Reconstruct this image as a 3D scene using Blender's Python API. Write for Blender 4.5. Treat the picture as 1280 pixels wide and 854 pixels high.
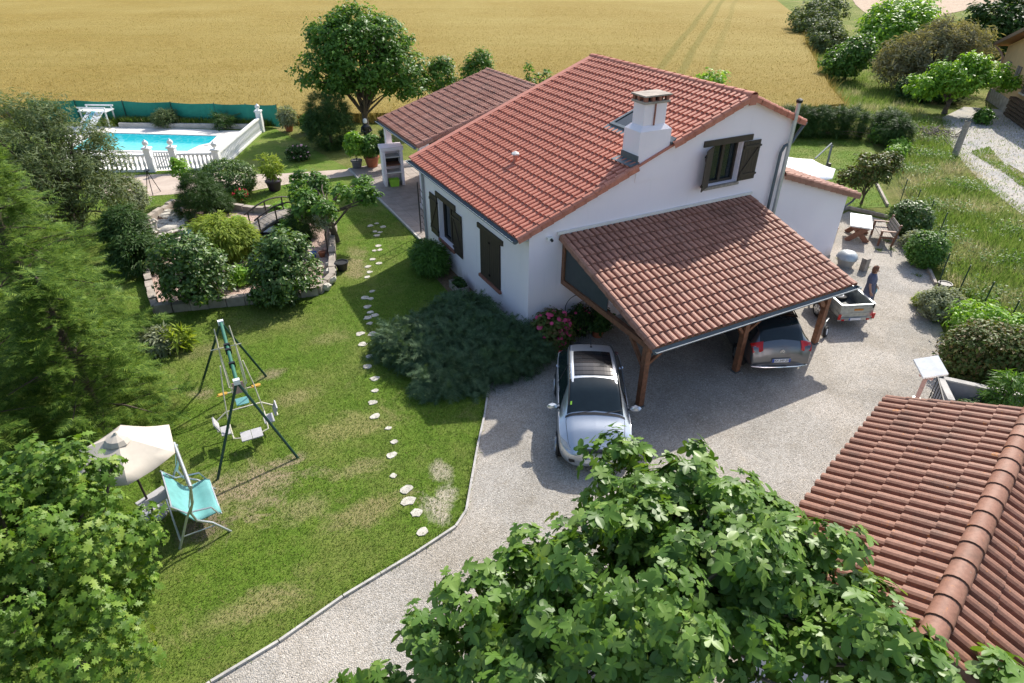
import bpy, math, random
import numpy as np
from mathutils import Vector, Matrix
# ------------------------------------------------------------------ scene, camera, light
scene = bpy.context.scene
for o in list(bpy.data.objects): bpy.data.objects.remove(o)
C = scene.collection
def R(a): return math.radians(a)
CAM = Vector((-8.167, -14.292, 10.538))
YAW, PITCH, ROLL = R(28.126), R(32.365), R(0.34)
fwd = Vector((math.sin(YAW)*math.cos(PITCH), math.cos(YAW)*math.cos(PITCH), -math.sin(PITCH)))
rgt = Vector((math.cos(YAW), -math.sin(YAW), 0)); upv = rgt.cross(fwd)
r2 = math.cos(ROLL)*rgt+math.sin(ROLL)*upv; u2 = -math.sin(ROLL)*rgt+math.cos(ROLL)*upv
cam = bpy.data.cameras.new('camera'); cam.sensor_width = 36; cam.lens = 790.18/1280*36
cam.clip_start = .1; cam.clip_end = 3000
co = bpy.data.objects.new('camera', cam); C.objects.link(co)
M = Matrix((r2, u2, -fwd)).transposed().to_4x4(); M.translation = CAM
co.matrix_world = M; scene.camera = co
SUN = Vector((1.0, .572, 1.0)).normalized()
world = bpy.data.worlds.new('World'); scene.world = world; world.use_nodes = True
wn = world.node_tree.nodes; sky = wn.new('ShaderNodeTexSky'); sky.sky_type = 'NISHITA'
sky.sun_disc = False; sky.sun_elevation = math.asin(SUN.z); sky.sun_rotation = math.atan2(SUN.x, SUN.y)
sky.air_density = 1.0; sky.dust_density = 2.0; sky.ozone_density = 1.0
world.node_tree.links.new(sky.outputs[0], wn['Background'].inputs[0]); wn['Background'].inputs[1].default_value = .15
sl = bpy.data.lights.new('sun', 'SUN'); sl.energy = 4.3; sl.angle = R(.53); sl.color = (1, .95, .86)
so = bpy.data.objects.new('sun', sl); C.objects.link(so)
so.rotation_euler = SUN.to_track_quat('Z', 'Y').to_euler(); so.location = (20, 10, 30)
vs = scene.view_settings; vs.view_transform = 'Standard'; vs.look = 'None'; vs.gamma = 1; vs.exposure = .55
vs.use_curve_mapping = False
rng = np.random.default_rng(7); random.seed(7)
# ------------------------------------------------------------------ materials
MAT = {}
class NT:
    def __init__(s, name):
        s.m = bpy.data.materials.new(name); s.m.use_nodes = True; s.t = s.m.node_tree
        s.p = s.t.nodes['Principled BSDF']; s.out = s.t.nodes['Material Output']; MAT[name] = s.m
    def n(s, typ, **k):
        x = s.t.nodes.new('ShaderNode'+typ)
        for a, v in k.items(): setattr(x, a, v)
        return x
    def l(s, a, b): s.t.links.new(a, b)
    def coord(s, kind='Object', scale=(1,1,1)):
        tc = s.n('TexCoord'); mp = s.n('Mapping'); mp.inputs['Scale'].default_value = scale
        s.l(tc.outputs[kind], mp.inputs[0]); return mp.outputs[0]
    def noise(s, co, scale, detail=4, rough=.6, dist=0):
        x = s.n('TexNoise'); x.inputs['Scale'].default_value = scale; x.inputs['Detail'].default_value = detail
        x.inputs['Roughness'].default_value = rough; x.inputs['Distortion'].default_value = dist
        s.l(co, x.inputs['Vector']); return x.outputs['Fac']
    def ramp(s, fac, stops, interp='LINEAR'):
        x = s.n('ValToRGB'); cr = x.color_ramp; cr.interpolation = interp
        while len(cr.elements) < len(stops): cr.elements.new(.5)
        for e, (p, c) in zip(cr.elements, stops): e.position = p; e.color = (*c, 1) if len(c) == 3 else c
        s.l(fac, x.inputs[0]); return x.outputs[0]
    def mix(s, a, b, fac, mode='MIX'):
        x = s.n('Mix', data_type='RGBA', blend_type=mode)
        for v, i in ((a, 6), (b, 7), (fac, 0)):
            if hasattr(v, 'links') or hasattr(v, 'is_linked'): s.l(v, x.inputs[i])
            else: x.inputs[i].default_value = (*v, 1) if isinstance(v, tuple) else v
        return x.outputs[2]
    def math(s, op, a, b=0., clamp=False):
        x = s.n('Math', operation=op, use_clamp=clamp)
        for v, i in ((a, 0), (b, 1)):
            if hasattr(v, 'is_linked'): s.l(v, x.inputs[i])
            else: x.inputs[i].default_value = v
        return x.outputs[0]
    def bump(s, h, strength=.5, dist=.02):
        b = s.n('Bump'); b.inputs['Strength'].default_value = strength; b.inputs['Distance'].default_value = dist
        s.l(h, b.inputs['Height']); s.l(b.outputs[0], s.p.inputs['Normal'])
    def col(s, c): s.l(c, s.p.inputs['Base Color'])
    def set(s, **k):
        for a, v in k.items(): s.p.inputs[a.replace('_', ' ')].default_value = v
def plain(name, col, rough=.6, metal=0, var=.12, scale=6, bump=0, coat=0):
    t = NT(name); t.set(Roughness=rough, Metallic=metal)
    if coat: t.set(Coat_Weight=coat, Coat_Roughness=.05)
    co_ = t.coord(); f = t.noise(co_, scale)
    lo = tuple(max(0, c*(1-var)) for c in col); hi = tuple(min(1, c*(1+var)) for c in col)
    t.col(t.ramp(f, [(.3, lo), (.7, hi)]))
    if bump: t.bump(t.noise(co_, scale*6), bump, .01)
    return t.m
def thin(t, col, trans=.45):
    tr = t.n('BsdfTranslucent'); t.l(col, tr.inputs[0]); br = t.n('MixShader'); br.inputs[0].default_value = trans
    t.l(t.p.outputs[0], br.inputs[1]); t.l(tr.outputs[0], br.inputs[2]); t.l(br.outputs[0], t.out.inputs[0])
def rnd(t):
    g = t.n('NewGeometry'); oi = t.n('ObjectInfo')
    return t.math('FRACT', t.math('ADD', g.outputs['Random Per Island'], oi.outputs['Random']))
def leafmat(name, cols, rough=.5, trans=.3, spec=.4):
    t = NT(name); r = rnd(t)
    k = len(cols); c = t.ramp(r, [(i/(k-1), cc) for i, cc in enumerate(cols)])
    big = t.noise(t.coord(), .9, 2); c = t.mix(c, t.mix(c, (.68, .74, .6), 1., 'MULTIPLY'), t.ramp(big, [(.35, (0,0,0)), (.7, (1,1,1))]))
    t.col(c); t.set(Roughness=rough, Specular_IOR_Level=spec)
    tr = t.n('BsdfTranslucent'); t.l(t.mix(c, (1.25, 1.2, .5), 1., 'MULTIPLY'), tr.inputs[0])
    br = t.n('MixShader'); br.inputs[0].default_value = trans
    t.l(t.p.outputs[0], br.inputs[1]); t.l(tr.outputs[0], br.inputs[2]); t.l(br.outputs[0], t.out.inputs[0]); return t.m
def tilemat(name, cols, dirt=(.05,.045,.04), amt=.5, lichen=0):
    t = NT(name); r = rnd(t); k = len(cols)
    c = t.ramp(r, [(i/(k-1), cc) for i, cc in enumerate(cols)])
    geo = t.n('NewGeometry'); pos = geo.outputs['Position']
    f = t.noise(pos, 1.3, 6, .7); c = t.mix(c, dirt, t.math('MULTIPLY', t.ramp(f, [(.5, (0,0,0)), (.75, (1,1,1))]), amt))
    f2 = t.noise(pos, 14, 4, .7); c = t.mix(c, t.mix(c, (.62,.6,.58), 1., 'MULTIPLY'), t.ramp(f2, [(.4, (0,0,0)), (.8, (1,1,1))]))
    if lichen:
        f3 = t.noise(pos, 5, 5, .75)
        c = t.mix(c, (.5,.2,.05), t.math('MULTIPLY', t.ramp(f3, [(.63, (0,0,0)), (.68, (1,1,1))]), lichen))
        f4 = t.noise(pos, 8, 5, .75)
        c = t.mix(c, (.4,.4,.34), t.math('MULTIPLY', t.ramp(f4, [(.66, (0,0,0)), (.72, (1,1,1))]), lichen*.7))
    t.col(c); t.set(Roughness=.6, Specular_IOR_Level=.22); t.bump(t.noise(pos, 60, 3), .25, .006); return t.m
# ------------------------------------------------------------------ mesh helpers
def vec(p): return Vector(p)
class MB:
    def __init__(s): s.V = []; s.F = []
    def add(s, vs_, fs):
        b = len(s.V); s.V += [tuple(v) for v in vs_]; s.F += [tuple(b+i for i in f) for f in fs]; return s
    def box(s, a, b):
        (x0,y0,z0), (x1,y1,z1) = a, b
        return s.add([(x0,y0,z0),(x1,y0,z0),(x1,y1,z0),(x0,y1,z0),(x0,y0,z1),(x1,y0,z1),(x1,y1,z1),(x0,y1,z1)],
            [(0,3,2,1),(4,5,6,7),(0,1,5,4),(1,2,6,5),(2,3,7,6),(3,0,4,7)])
    def cbox(s, c, d, rot=None):
        h = [x/2 for x in d]; v = [Vector((sx*h[0], sy*h[1], sz*h[2])) for sz in (-1,1) for sx, sy in ((-1,-1),(1,-1),(1,1),(-1,1))]
        if rot is not None: v = [rot @ q for q in v]
        v = [q+Vector(c) for q in v]
        return s.add(v, [(0,3,2,1),(4,5,6,7),(0,1,5,4),(1,2,6,5),(2,3,7,6),(3,0,4,7)])
    def beam(s, a, b, w, h, up=(0,0,1)):
        a, b = Vector(a), Vector(b); d = (b-a).normalized(); x = d.cross(Vector(up))
        if x.length < 1e-4: x = d.cross(Vector((0,1,0)))
        x.normalize(); z = x.cross(d); v = []
        for p in (a, b):
            for sx, sz in ((-1,-1),(1,-1),(1,1),(-1,1)): v.append(p+x*(sx*w/2)+z*(sz*h/2))
        return s.add(v, [(0,1,2,3),(7,6,5,4),(0,4,5,1),(1,5,6,2),(2,6,7,3),(3,7,4,0)])
    def tube(s, pts, r, n=8, caps=True):
        pts = [Vector(p) for p in pts]; m = len(pts); rs = [r]*m if isinstance(r, (int, float)) else r
        v = []; f = []; px_ = None
        for i, p in enumerate(pts):
            d = (pts[min(i+1, m-1)]-pts[max(i-1, 0)])
            d = d.normalized() if d.length > 1e-9 else Vector((0,0,1))
            x = (px_-d*px_.dot(d)) if px_ is not None else d.orthogonal()
            if x.length < 1e-6: x = d.orthogonal()
            x.normalize(); px_ = x; y = d.cross(x)
            for k in range(n):
                a = 2*math.pi*k/n; v.append(p+(x*math.cos(a)+y*math.sin(a))*rs[i])
        for i in range(m-1):
            for k in range(n):
                k2 = (k+1) % n; f.append((i*n+k, i*n+k2, (i+1)*n+k2, (i+1)*n+k))
        if caps: f.append(tuple(range(n-1, -1, -1))); f.append(tuple((m-1)*n+k for k in range(n)))
        return s.add(v, f)
    def lathe(s, prof, n=16, c=(0,0,0), jit=0):
        v = []; f = []
        for r_, z in prof:
            for k in range(n):
                a = 2*math.pi*k/n; rr = r_*(1+jit*random.uniform(-1,1)); v.append((c[0]+rr*math.cos(a), c[1]+rr*math.sin(a), c[2]+z))
        for i in range(len(prof)-1):
            for k in range(n):
                k2 = (k+1) % n; f.append((i*n+k, i*n+k2, (i+1)*n+k2, (i+1)*n+k))
        f.append(tuple(range(n-1, -1, -1))); f.append(tuple((len(prof)-1)*n+k for k in range(n)))
        return s.add(v, f)
    def prism(s, poly, z0, z1):
        n = len(poly); v = [(x, y, z0) for x, y in poly]+[(x, y, z1) for x, y in poly]
        return s.add(v, [tuple(range(n-1, -1, -1)), tuple(range(n, 2*n))]+[(i, (i+1) % n, n+(i+1) % n, n+i) for i in range(n)])
    def extr(s, poly, d):
        n = len(poly); v = [Vector(p) for p in poly]; v = v+[p+Vector(d) for p in v]
        return s.add(v, [tuple(range(n-1, -1, -1)), tuple(range(n, 2*n))]+[(i, (i+1) % n, n+(i+1) % n, n+i) for i in range(n)])
    def quad(s, *p): return s.add(p, [tuple(range(len(p)))])
    def rock(s, c, r, seed=0, n=7):
        q = random.Random(seed); rings = [(-.5,.75),(.1,1),(.6,.7)]; v = []; f = []
        for z, k in rings:
            for i in range(n):
                a = 2*math.pi*i/n+q.uniform(-.2,.2); kk = k*q.uniform(.75,1.15)
                v.append((c[0]+r[0]*kk*math.cos(a), c[1]+r[1]*kk*math.sin(a), c[2]+r[2]*(z+q.uniform(-.15,.15))))
        for j in range(2):
            for i in range(n): f.append((j*n+i, j*n+(i+1) % n, (j+1)*n+(i+1) % n, (j+1)*n+i))
        f.append(tuple(2*n+i for i in range(n))); f.append(tuple(range(n-1, -1, -1)))
        return s.add(v, f)
    def mesh(s, name):
        me = bpy.data.meshes.new(name); me.from_pydata(s.V, [], s.F); me.update(); return me
def bmesh_fix(me):
    import bmesh
    b = bmesh.new(); b.from_mesh(me); bmesh.ops.recalc_face_normals(b, faces=b.faces); b.to_mesh(me); b.free()
def tag(o, label=None, cat=None, group=None, kind=None):
    if label: o['label'] = label
    if cat: o['category'] = cat
    if group: o['group'] = group
    if kind: o['kind'] = kind
    return o
def link(name, me, mat, parent=None, smooth=False, fix=True):
    if isinstance(me, MB):
        me = me.mesh(name)
        if fix: bmesh_fix(me)
    o = bpy.data.objects.new(name, me); C.objects.link(o)
    if mat is not None and not me.materials: me.materials.append(MAT[mat])
    if parent: o.parent = parent
    if smooth:
        me.polygons.foreach_set('use_smooth', [True]*len(me.polygons))
        if smooth != 'all': me.set_sharp_from_angle(angle=R(40))
    return o
part = link
def thing(name, label, cat, loc=(0,0,0), rz=0, group=None):
    o = bpy.data.objects.new(name, None); C.objects.link(o); o.location = loc; o.rotation_euler = (0,0,rz)
    o.empty_display_size = .3
    return tag(o, label, cat, group)
def npmesh(name, V, F):
    V = np.asarray(V, np.float32).reshape(-1,3); F = np.asarray(F, np.int32); k = F.shape[1]
    me = bpy.data.meshes.new(name); me.vertices.add(len(V)); me.vertices.foreach_set('co', V.ravel())
    me.loops.add(F.size); me.loops.foreach_set('vertex_index', F.ravel()); me.polygons.add(len(F))
    me.polygons.foreach_set('loop_start', np.arange(0, F.size, k, dtype=np.int32))
    me.update(calc_edges=True); return me
def frames(nrm, q=None):
    """orthonormal frames (x along leaf, y across, z normal) with a random spin"""
    n = nrm/np.linalg.norm(nrm, axis=1, keepdims=True)
    a = rng.normal(size=n.shape) if q is None else q+rng.normal(size=n.shape)*.25
    x = a-n*np.sum(a*n, 1, keepdims=True); x /= np.linalg.norm(x, axis=1, keepdims=True)+1e-9
    return np.stack([x, np.cross(n, x), n], 1)
def scatter(name, T, F, pos, fr, size):
    T = np.asarray(T, float); F = np.asarray(F); N = len(pos); m = len(T)
    size = np.asarray(size).reshape(-1,1,1) if np.ndim(size) else size
    V = pos[:,None,:]+np.einsum('mk,nkj->nmj', T, fr)*size
    FF = (F[None]+(np.arange(N)*m)[:,None,None]).reshape(-1, F.shape[1])
    return npmesh(name, V.reshape(-1,3), FF)
# leaf templates
def fan(outline, lift=.12):
    T = [(.42,0,-.02)]+[(x,y,lift*abs(y)-.28*x*x-.35*y*y) for x, y in outline]; n = len(outline)
    return T, [(0, i+1, (i+1) % n+1) for i in range(n)]
SIMPLE = ([(0,0,0),(.45,.27,.07),(1,0,-.08),(.45,-.27,.07)], [(0,2,1),(0,3,2)])
_h = [(.02,.0),(-.06,.16),(.0,.33),(.14,.34),(.25,.2),(.28,.42),(.42,.56),(.56,.5),(.55,.3),(.5,.17),(.68,.22),(.88,.2),(1.02,.09)]
FIG = fan(_h+[(1.08,0)]+[(x,-y) for x, y in _h[:0:-1]], .22)
OAK = fan([(0,0),(.18,.1),(.22,.32),(.38,.14),(.5,.4),(.62,.16),(.78,.28),(.8,.1),(1.05,0),(.8,-.1),(.78,-.28),(.62,-.16),(.5,-.4),(.38,-.14),(.22,-.32),(.18,-.1)])
NARROW = ([(0,0,0),(.5,.1,.03),(1,0,-.05),(.5,-.1,.03)], [(0,2,1),(0,3,2)])
def spray(n=7, spread=.35, droop=.25):
    T = []; F = []
    for i in range(n):
        t = (i+.5)/n; L = spread*(1-.75*t)+.08
        for sgn in (1,-1):
            b = len(T); T += [(t-.02,0,-droop*t*t),(t+.055,0,-droop*t*t),(t+.2,sgn*L,-droop*t*t-.05+.1*((i*7) % 3-1)*.5)]; F.append((b,b+1,b+2) if sgn > 0 else (b+1,b,b+2))
    return T, F
SPRAY = spray(9, .34, .1); SPRAY2 = spray(6, .28, -.1)
def blobpts(blobs, n, shell=.55):
    vol = np.array([b[3]*b[4]*b[5] for b in blobs])**.8; k = rng.choice(len(blobs), n, p=vol/vol.sum()); B = np.array(blobs)[k]
    d = rng.normal(size=(n,3)); d /= np.linalg.norm(d, axis=1, keepdims=True)
    r = shell+(1-shell)*rng.random(n)**.6
    return B[:,:3]+d*r[:,None]*B[:,3:], d
def foliage(blobs, ncl, per, clr, tmpl, size, up=.6, shell=.5, flat=.7, along=False, out=.8, zmin=.02, szvar=.35):
    """clumps of leaves spread through the crown's volume -> mesh, clump centres"""
    cc, d = blobpts(blobs, ncl, shell)
    k = np.repeat(np.arange(ncl), per); e = rng.normal(size=(len(k),3)); e /= np.linalg.norm(e, axis=1, keepdims=True)
    rr = clr*(.6+.8*rng.random(ncl))
    p = cc[k]+e*(rng.random(len(k))**.5)[:,None]*rr[k][:,None]*np.array([1,1,flat])
    keep = p[:,2] > zmin; p, e, k = p[keep], e[keep], k[keep]
    nrm = out*(.6*e+.5*d[k])+np.array([0,0,up])+rng.normal(size=p.shape)*.35
    q = None
    if along: q = d[k]*1.2+e*.8+np.array([0,0,.15])
    fr = frames(nrm, q); sz = size*(1-szvar+2*szvar*rng.random(len(p)))
    return scatter('foliage', tmpl[0], tmpl[1], p, fr, sz), cc
def limbs(mb, base, top, r0, targets, nseg=5, r1=.03):
    base, top = Vector(base), Vector(top)
    pts = [base.lerp(top, i/nseg)+Vector((random.uniform(-1,1), random.uniform(-1,1), 0))*(r0*.5 if 0 < i < nseg else 0) for i in range(nseg+1)]
    mb.tube(pts, [r0*1.25]+[r0*(1-.45*i/nseg) for i in range(1, nseg+1)], 9)
    for t in targets:
        t = Vector(t); s0 = pts[random.randint(nseg//2, nseg)]; mid = s0.lerp(t, .5)+Vector((random.uniform(-.2,.2), random.uniform(-.2,.2), random.uniform(.05,.3)))*(t-s0).length*.35
        mb.tube([s0, s0.lerp(mid,.6), mid, t], [r0*.36, r0*.26, r0*.17, r1*.7], 5, False)
def plant(name, label, cat, base, blobs, mat, tmpl, size, ncl, per, clr, trunk=(.1, .5), nl=10, bark='bark', group=None, parts=('trunk','crown'), stem_top=None, **kw):
    """a tree, bush or shrub: blobs relative to base (x, y, z, rx, ry, rz)"""
    o = thing(name, label, cat, base, 0, group)
    me, cc = foliage(blobs, ncl, per, clr, tmpl, size, **kw)
    link(parts[1], me, mat, o)
    mb = MB(); top = stem_top or (blobs[0][0]*.5, blobs[0][1]*.5, trunk[1])
    limbs(mb, (0,0,-.05), top, trunk[0], cc[rng.choice(len(cc), min(nl, len(cc)), False)])
    link(parts[0], mb, bark, o, True); return o
def conifer(name, label, base, h, rmax, nb, mat, size=.3, per=26, group=None, zlow=.15):
    """tiers of boughs carrying flat sprays"""
    o = thing(name, label, 'tree', base, 0, group); mb = MB(); mb.tube([(0,0,-.05), (.03,0,h*.5), (0,0,h)], [rmax*.085, rmax*.05, .02], 8); P_ = []; X_ = []; N_ = []; S_ = []
    for i in range(nb):
        f = (i+rng.random())/nb; z = zlow+(h-zlow)*f**.9; Lb = (rmax*(1-f**1.25)+.12)*(.7+.45*rng.random()); a = i*2.399+rng.normal()*.3
        d = np.array([math.cos(a), math.sin(a), .28-.1*rng.random()]); m = int(per*(.35+.65*Lb/rmax)); t_ = .2+.8*rng.random(m)**.7
        sag = np.stack([0*t_, 0*t_, -.22*Lb*t_**2], 1); p = np.array([0,0,z])+d*(Lb*t_)[:,None]+sag; side = np.array([-d[1], d[0], 0])
        w = rng.normal(size=m)*.42; p = p+side*(w*.32*Lb*(1.1-t_))[:,None]+rng.normal(size=(m,3))*.035
        P_.append(p); X_.append(d*1.0+side*(np.sign(w)*.75)[:,None]+np.array([0,0,.1])); N_.append(np.array([0,0,1.])+rng.normal(size=(m,3))*.28); S_.append(size*(.65+.7*rng.random(m)))
        if i % 2 == 0: mb.tube([(0,0,z), tuple(np.array([0,0,z])+d*Lb*.5-np.array([0,0,.05*Lb])), tuple(np.array([0,0,z])+d*Lb*.9-np.array([0,0,.18*Lb]))], [.03,.02,.008], 4, False)
    p = np.vstack(P_); k = p[:,2] > .03
    link('crown', scatter('crown', SPRAY[0], SPRAY[1], p[k], frames(np.vstack(N_)[k], np.vstack(X_)[k]), np.concatenate(S_)[k]), mat, o); link('trunk', mb, 'bark', o, True); return o
def polyfill(poly, n):
    """n random points inside a polygon"""
    P_ = np.array(poly, float); lo, hi = P_.min(0), P_.max(0); out = np.zeros((0,2))
    while len(out) < n:
        q = lo+(hi-lo)*rng.random((n*2,2)); ins = np.zeros(len(q), bool); j = len(P_)-1
        for i in range(len(P_)):
            a, b = P_[i], P_[j]; c = ((a[1] > q[:,1]) != (b[1] > q[:,1])) & (q[:,0] < (b[0]-a[0])*(q[:,1]-a[1])/(b[1]-a[1]+1e-12)+a[0]); ins ^= c; j = i
        out = np.vstack([out, q[ins]])
    return out[:n]
def inside(poly, q):
    P_ = np.array(poly, float); ins = np.zeros(len(q), bool); j = len(P_)-1
    for i in range(len(P_)):
        a, b = P_[i], P_[j]; c = ((a[1] > q[:,1]) != (b[1] > q[:,1])) & (q[:,0] < (b[0]-a[0])*(q[:,1]-a[1])/(b[1]-a[1]+1e-12)+a[0]); ins ^= c; j = i
    return ins
def blades(name, pts, z, h, w, mat, lean=.4, label=None, cat=None):
    N = len(pts); h = h*(.5+rng.random(N)); a = rng.random(N)*2*np.pi
    dx = np.stack([np.cos(a), np.sin(a), 0*a], 1)*w/2; b = np.column_stack([pts, np.full(N, z) if np.ndim(z) == 0 else z])
    ln = rng.normal(size=(N,2))*lean; tip = b+np.column_stack([ln*h[:,None], h])
    V = np.stack([b-dx, b+dx, tip], 1).reshape(-1,3); F = np.arange(3*N).reshape(-1,3)
    o = link(name, npmesh(name, V, F), mat); return tag(o, label, cat, None, 'stuff')
# ------------------------------------------------------------------ materials of the place
def ground_mats():
    t = NT('lawn'); g = t.n('NewGeometry').outputs['Position']
    a = t.noise(g, .35, 5, .65); b = t.noise(g, 2.2, 6, .7); c = t.noise(g, 40, 3, .7)
    col = t.ramp(b, [(.25, (.085,.155,.016)), (.5, (.135,.225,.026)), (.75, (.195,.27,.042))])
    col = t.mix(col, (.3,.27,.1), t.math('MULTIPLY', t.ramp(a, [(.46, (0,0,0)), (.66, (1,1,1))]), .5))
    d = t.noise(g, 1.1, 6, .75, .6); col = t.mix(col, (.29,.23,.12), t.math('MULTIPLY', t.ramp(d, [(.56, (0,0,0)), (.74, (1,1,1))]), .5))
    col = t.mix(col, t.mix(col, (.4,.45,.35), 1., 'MULTIPLY'), t.ramp(c, [(.4, (0,0,0)), (.75, (1,1,1))]))
    def spot(x, y, rx, ry, cc, k, col):
        v = t.n('VectorMath', operation='SUBTRACT'); t.l(g, v.inputs[0]); v.inputs[1].default_value = (x, y, 0)
        s_ = t.n('VectorMath', operation='MULTIPLY'); t.l(v.outputs[0], s_.inputs[0]); s_.inputs[1].default_value = (1/rx, 1/ry, 0)
        ln = t.n('VectorMath', operation='LENGTH'); t.l(s_.outputs[0], ln.inputs[0])
        f = t.math('ADD', ln.outputs['Value'], t.math('MULTIPLY', t.math('SUBTRACT', d, .5), 3.2))
        return t.mix(col, cc, t.math('MULTIPLY', t.ramp(f, [(.35, (1,1,1)), (.95, (0,0,0))]), k))
    for s_ in ((-8.7,-2.3,1.7,1.1,(.36,.28,.18),.9), (-7.4,-1.9,.5,.3,(.33,.26,.17),.7), (-9.1,1.9,.4,.4,(.33,.26,.17),.7), (-7.3,2.0,.5,.3,(.33,.26,.17),.7),
               (-5.0,-5.0,.35,.7,(.5,.44,.34),.95), (-4.7,-4.6,.3,.35,(.5,.44,.34),.9), (-4.5,-3.9,.3,.4,(.46,.4,.3),.8), (-3.2,7.6,.6,.9,(.36,.28,.16),.7), (-2.7,9.0,.5,.8,(.34,.28,.15),.6),
               (-9.6,-3.2,.7,.6,(.2,.16,.11),.9), (-8.9,4.3,1.4,.5,(.2,.17,.09),.5), (-5.8,-1.3,1.6,.7,(.35,.3,.13),.6), (-6.4,-4.3,1.3,.5,(.36,.28,.15),.6), (-7.6,-3.6,.9,.5,(.36,.29,.16),.55), (-9.2,-5.6,1.6,.5,(.36,.29,.15),.6), (-6.9,.6,.7,.4,(.34,.28,.14),.5), (-5.3,3.2,.8,.5,(.33,.28,.13),.45), (-6.2,-2.9,.9,.35,(.37,.3,.16),.55)): col = spot(*s_, col)
    t.col(col); t.set(Roughness=.9, Specular_IOR_Level=.15); t.bump(t.noise(g, 28, 4, .8), .7, .05)
    t = NT('meadow'); g = t.n('NewGeometry').outputs['Position']
    a = t.noise(g, .22, 6, .7); b = t.noise(g, 1.6, 5, .7)
    col = t.mix(t.ramp(a, [(.3, (.12,.17,.032)), (.5, (.19,.22,.05)), (.7, (.36,.31,.14))]), (.09,.12,.03), t.ramp(b, [(.45, (0,0,0)), (.8, (.7,.7,.7))]))
    t.col(col); t.set(Roughness=.95, Specular_IOR_Level=.1); t.bump(t.noise(g, 9, 5, .8), 1., .15)
    t = NT('gravel'); g = t.n('NewGeometry').outputs['Position']
    v = t.n('TexVoronoi'); v.inputs['Scale'].default_value = 42; t.l(g, v.inputs['Vector'])
    hs = t.n('SeparateColor'); t.l(v.outputs['Color'], hs.inputs[0])
    col = t.ramp(hs.outputs[0], [(0, (.26,.24,.21)), (.35, (.365,.34,.305)), (.75, (.42,.39,.35)), (1, (.52,.49,.45))])
    a = t.noise(g, .5, 5, .65); col = t.mix(col, t.mix(col, (.72,.7,.66), 1., 'MULTIPLY'), t.ramp(a, [(.4, (0,0,0)), (.7, (1,1,1))]))
    a2 = t.noise(g, 5, 5, .75); col = t.mix(col, (.35,.29,.21), t.math('MULTIPLY', t.ramp(a2, [(.55, (0,0,0)), (.8, (1,1,1))]), .5))
    a3 = t.noise(g, .28, 3, .5, 1.5); col = t.mix(col, t.mix(col, (1.12,1.1,1.08), 1., 'MULTIPLY'), t.ramp(a3, [(.45, (0,0,0)), (.55, (1,1,1))])); a4 = t.noise(g, 1.4, 6, .8, .4); col = t.mix(col, (.3,.26,.2), t.math('MULTIPLY', t.ramp(a4, [(.62, (0,0,0)), (.72, (1,1,1))]), .35)); t.col(col); t.set(Roughness=.9, Specular_IOR_Level=.2)
    h = t.math('SUBTRACT', 1., v.outputs['Distance']); t.bump(h, .7, .022)
    t = NT('wheat'); g = t.n('NewGeometry').outputs['Position']
    sv = t.n('SeparateXYZ'); t.l(g, sv.inputs[0]); cv = t.n('CombineXYZ'); t.l(t.math('MULTIPLY', t.math('SUBTRACT', t.math('MULTIPLY', sv.outputs[0], .88), t.math('MULTIPLY', sv.outputs[1], .47)), .025), cv.inputs[0]); t.l(t.math('MULTIPLY', t.math('ADD', t.math('MULTIPLY', sv.outputs[0], .47), t.math('MULTIPLY', sv.outputs[1], .88)), .4), cv.inputs[1]); a = t.noise(cv.outputs[0], 1.0, 5, .7); b = t.noise(g, 1.3, 6, .75); m2 = t.noise(g, .04, 3, .6)
    col = t.ramp(b, [(.25, (.23,.16,.038)), (.5, (.31,.225,.058)), (.78, (.39,.295,.092))])
    col = t.mix(col, (.38,.3,.1), t.ramp(m2, [(.4, (0,0,0)), (.65, (.7,.7,.7))]))
    col = t.mix(col, (.27,.21,.05), t.math('MULTIPLY', t.ramp(a, [(.5, (0,0,0)), (.66, (1,1,1))]), .55))
    # wheel tracks left by the sprayer: bands along one direction of the field
    sx = t.n('SeparateXYZ'); t.l(g, sx.inputs[0])
    for off, k in ((-1.95, .95), (.1, .95), (2.6, .5)):
        d = t.math('SUBTRACT', t.math('SUBTRACT', t.math('MULTIPLY', sx.outputs[0], .694), t.math('MULTIPLY', sx.outputs[1], .72)), off)
        d = t.math('ABSOLUTE', t.math('ADD', d, t.math('MULTIPLY', t.math('SUBTRACT', m2, .5), 1.2)))
        col = t.mix(col, (.24,.2,.05), t.math('MULTIPLY', t.ramp(d, [(.25, (1,1,1)), (.55, (0,0,0))]), k))
    t.col(col); t.set(Roughness=.9, Specular_IOR_Level=.1); t.bump(t.noise(g, 5, 6, .85), .8, .25)
    t = NT('straw'); r = rnd(t); c_ = t.ramp(r, [(0, (.28,.2,.046)), (.5, (.36,.27,.072)), (1, (.44,.345,.115))]); t.col(c_); thin(t, c_, .35); t.set(Roughness=.8, Specular_IOR_Level=.2)
    t = NT('blade'); r = rnd(t); c_ = t.ramp(r, [(0, (.085,.155,.018)), (.5, (.14,.225,.03)), (.85, (.2,.27,.045)), (1, (.38,.33,.14))]); t.col(c_); thin(t, c_, .5); t.set(Roughness=.7, Specular_IOR_Level=.2)
    t = NT('tall_grass'); r = rnd(t); g = t.n('NewGeometry').outputs['Position']; b = t.noise(g, .35, 4, .6)
    c1 = t.ramp(r, [(0, (.1,.18,.022)), (.6, (.18,.28,.045)), (1, (.3,.35,.09))]); c2 = t.ramp(r, [(0, (.26,.25,.1)), (.5, (.45,.4,.21)), (1, (.62,.54,.34))])
    c_ = t.mix(c1, c2, t.ramp(b, [(.5, (0,0,0)), (.64, (1,1,1))])); t.col(c_); thin(t, c_, .5); t.set(Roughness=.7, Specular_IOR_Level=.2)
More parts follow.
